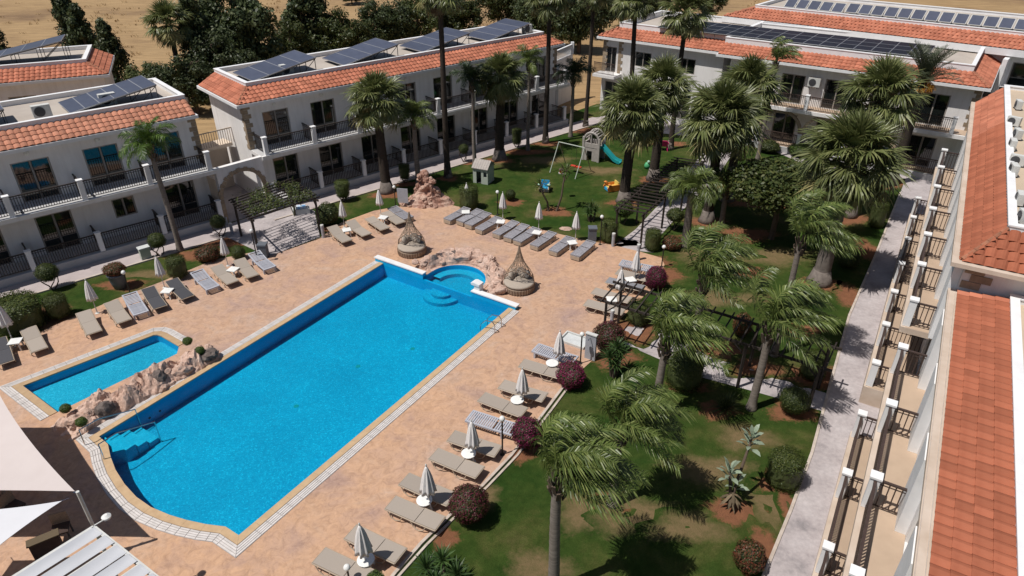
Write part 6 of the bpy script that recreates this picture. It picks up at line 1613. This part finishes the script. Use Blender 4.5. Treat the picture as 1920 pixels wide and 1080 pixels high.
sw = thing('swing_set', 'pale swing frame with red seats beside the play tower', 'swing'); A_ = Vector((*(3.28, 46.29), 1.95)); B_ = Vector((*(4.96, 45.06), 1.95)); sdv = (B_ - A_).normalized(); sn = Vector((-sdv.y, sdv.x, 0))
MB().tube([A_, B_], .035, 8).build('top_bar', 'shed_green', sw)
for p in (A_, B_):
    for s in (-1, 1): MB().tube([p, Vector((p.x, p.y, .01)) + sn * s * 1.05], .03, 8).build('leg', 'frame_beige' if s > 0 else 'shed_green', sw)
for f in (.62, .80):
    p = A_.lerp(B_, f)
    for s in (-.2, .2): MB().tube([p + sdv * s, p + sdv * s - Vector((0, 0, 1.45))], .008, 4).build('chain', 'steel', sw)
    e = p - Vector((0, 0, 1.47)); MB().bar(e - sdv * .23, e + sdv * .23, .24, .05).build('seat', 'toy_red', sw)
hs_ = thing('toy_cottage', 'small pale green toy cottage on the lawn', 'playhouse', (*(-1.93, 43.82), .01), R(-24))
w_ = MB(); facade(w_, -.55, .55, -.50, -.45, 0, 1.15, [(-.12, .36, .0, .85), (.35, .24, .5, .85)]); w_.box(-.55, -.50, -.45, .5, 0, 1.15); w_.box(.50, .55, -.45, .5, 0, 1.15); w_.box(-.50, .50, .45, .5, 0, 1.15)
w_.add([(-.55, -.5, 1.15), (-.55, .5, 1.15), (-.55, 0, 1.50)], [(0, 1, 2), (2, 1, 0)]); w_.add([(.55, -.5, 1.15), (.55, .5, 1.15), (.55, 0, 1.50)], [(0, 1, 2), (2, 1, 0)]); w_.build('wall', 'shed_green', hs_)
for s in (-1, 1):
    for k in range(7):
        x = -.60 + k * .172; MB().add([(x, s * .60, 1.10), (x + .16, s * .60, 1.10), (x + .16, 0, 1.55), (x, 0, 1.55), (x, s * .60, 1.06), (x + .16, s * .60, 1.06), (x + .16, 0, 1.51), (x, 0, 1.51)], [(0, 1, 2, 3), (7, 6, 5, 4), (0, 4, 5, 1), (1, 5, 6, 2), (2, 6, 7, 3), (3, 7, 4, 0)]).build('roof_board', 'shed_roof', hs_)
MB().box(-.5, .5, -.44, .44, .005, .02).build('floor', 'dark_metal', hs_)
def toy(label, p, cols, rz):
    t = thing('toy_ride', label, 'toy ride', (*p, .01), rz)
    sd_ = [(-.42, 0), (.42, 0), (.5, .22), (.36, .42), (-.36, .42), (-.5, .22)]
    for s in (-1, 1): b = MB().prism(sd_, -.03, .03); b.xf(Matrix.Translation((0, s * .3, .04)) @ Matrix.Rotation(R(90), 4, 'X')); b.build('side_panel', cols[0], t)
    MB().box(-.32, .32, -.268, .268, .22, .27).build('seat', cols[1], t); MB().box(-.36, -.30, -.268, .268, .272, .60).build('backrest', cols[1], t)
    MB().box(.22, .42, -.268, .268, .06, .215).build('step', cols[2], t)
    for s in (-1, 1): MB().lathe([(.02, -.05), (.10, -.03), (.12, .03), (.03, .09)], 10).build('knob', cols[3], t, loc=(.34, s * .3, .52))
toy('orange yellow and blue seesaw toy near the black palm trunk', (6.61, 42.22), ('toy_orange', 'toy_yellow', 'toy_blue', 'toy_orange'), R(200)); toy('mint and white rocking toy behind the bare twin trunks', (2.16, 42.22), ('frame_beige', 'toy_blue', 'dark_metal', 'toy_mint'), R(-100))
def kid_chair(label, p, m, rz):
    t = thing('garden_chair', label, 'chair', (*p, .01), rz, 'plastic chairs on the lawn')
    MB().prism([(-.28, -.28), (.28, -.28), (.24, .26), (-.24, .26)], .34, .39).build('seat', m, t)
    b = MB().prism([(-.24, 0), (.24, 0), (.28, .3), (.2, .5), (-.2, .5), (-.28, .3)], -.02, .02); b.xf(Matrix.Translation((0, .28, .36)) @ Matrix.Rotation(R(72), 4, 'X')); b.build('backrest', m, t)
    for s in (-1, 1):
        MB().tube([(s * .27, -.26, .39), (s * .30, -.24, .56), (s * .29, .26, .60)], .03, 6).build('armrest', m, t)
        for y in (-.25, .25): MB().bar((s * .23, y, .34), (s * .30, y * 1.15, 0), .06).build('leg', m, t)
kid_chair('pale yellow plastic chair left of the palm trunk', (10.35, 51.21), 'toy_cream', R(150)); kid_chair('hot pink plastic chair right of the palm trunk', (11.57, 50.22), 'toy_pink', R(170))
gt = thing('toy_turtle', 'small green toy leaning on a palm trunk', 'toy', (*(9.63, 46.25), .01)); MB().lathe([(.05, 0), (.20, .06), (.22, .25), (.14, .42), (.03, .48)], 12).build('body', 'toy_green', gt, smooth=True); MB().lathe([(.02, 0), (.10, .04), (.10, .14), (.02, .2)], 10).build('head', 'toy_mint', gt, loc=(.05, -.1, .44))
for lab, p, tip, sd_ in (('bare forked trunk with birdhouse and few leaves, right of the twin', (2.75, 38.88), (.55, .35, 2.55), 1), ('bare forked trunk with few grey leaves, left of the twin', (2.28, 38.88), (-.55, .1, 1.6), 2)):
    t = thing('frangipani', lab, 'tree', (*p, .01)); tipv = Vector(tip); b = MB(); rng = random.Random(sd_)
    b.tube([(0, 0, -.05), tipv * .35 + Vector((.1, 0, 0)), tipv * .7, tipv], [.07, .055, .05, .03], 8)
    for k in range(5): b.tube([tipv * (.7 + .06 * k), tipv * (.85 + .05 * k) + Vector((math.cos(k * 2.4) * .35, math.sin(k * 2.4) * .35, .25))], [.03, .015], 6)
    b.build('trunk', 'bark', t); lb = MB()
    for k in range(60): d = Vector((jit(rng, 1), jit(rng, 1), rng.uniform(-.2, .8))); leaf_strip(lb, tipv + d * .3, d, (d.y, -d.x, 0), .26, .08, .4)
    lb.build('crown', 'leaf_topiary', t)
bh = thing('birdhouse', 'red and white birdhouse on the bare trunk', 'birdhouse', (*(3.10, 40.88), 1.75)); MB().box(-.1, .1, -.1, .1, 0, .2).build('box', 'toy_red', bh); MB().add([(-.14, -.14, .2), (.14, -.14, .2), (.14, .14, .2), (-.14, .14, .2), (0, -.14, .33), (0, .14, .33)], [(0, 1, 4), (2, 3, 5), (1, 2, 5, 4), (3, 0, 4, 5), (0, 3, 2, 1)]).build('roof', 'bark', bh); MB().box(-.14, .14, -.14, .14, -.03, -.002).build('perch', 'box_white', bh)
fr_ = thing('flat_rock', 'pale flat rock on the lawn near the last umbrella', 'rock', (*(3.17, 36.30), .0)); put('stone', ROCKS[0], fr_, (0, 0, .02), 0, (.36, .22, .10))
for i, (p, k) in enumerate((((-17.15, 24.17), 0), ((-13.96, 24.09), 0), ((-13.16, 23.39), 0), ((-15.74, 18.97), 0), ((-16.74, 19.72), 0))):
    lab = ['', 'leafy green plant at the upper end of the rock ridge', 'leafy green plant on the pool side end of the rock ridge', 'leafy green plant at the lower end of the rock ridge', 'small plant in a hollow by the paddling pool'][i]
    if i: 
        t = thing('rock_plant', lab, 'plant', (*p, .45), 0, 'plants growing in the rock ridge'); put('foliage', TOP[('ball', 4)], t, (0, 0, .12), i, (.20, .20, .17)); put('stem', stems(.1, .1, i), t)
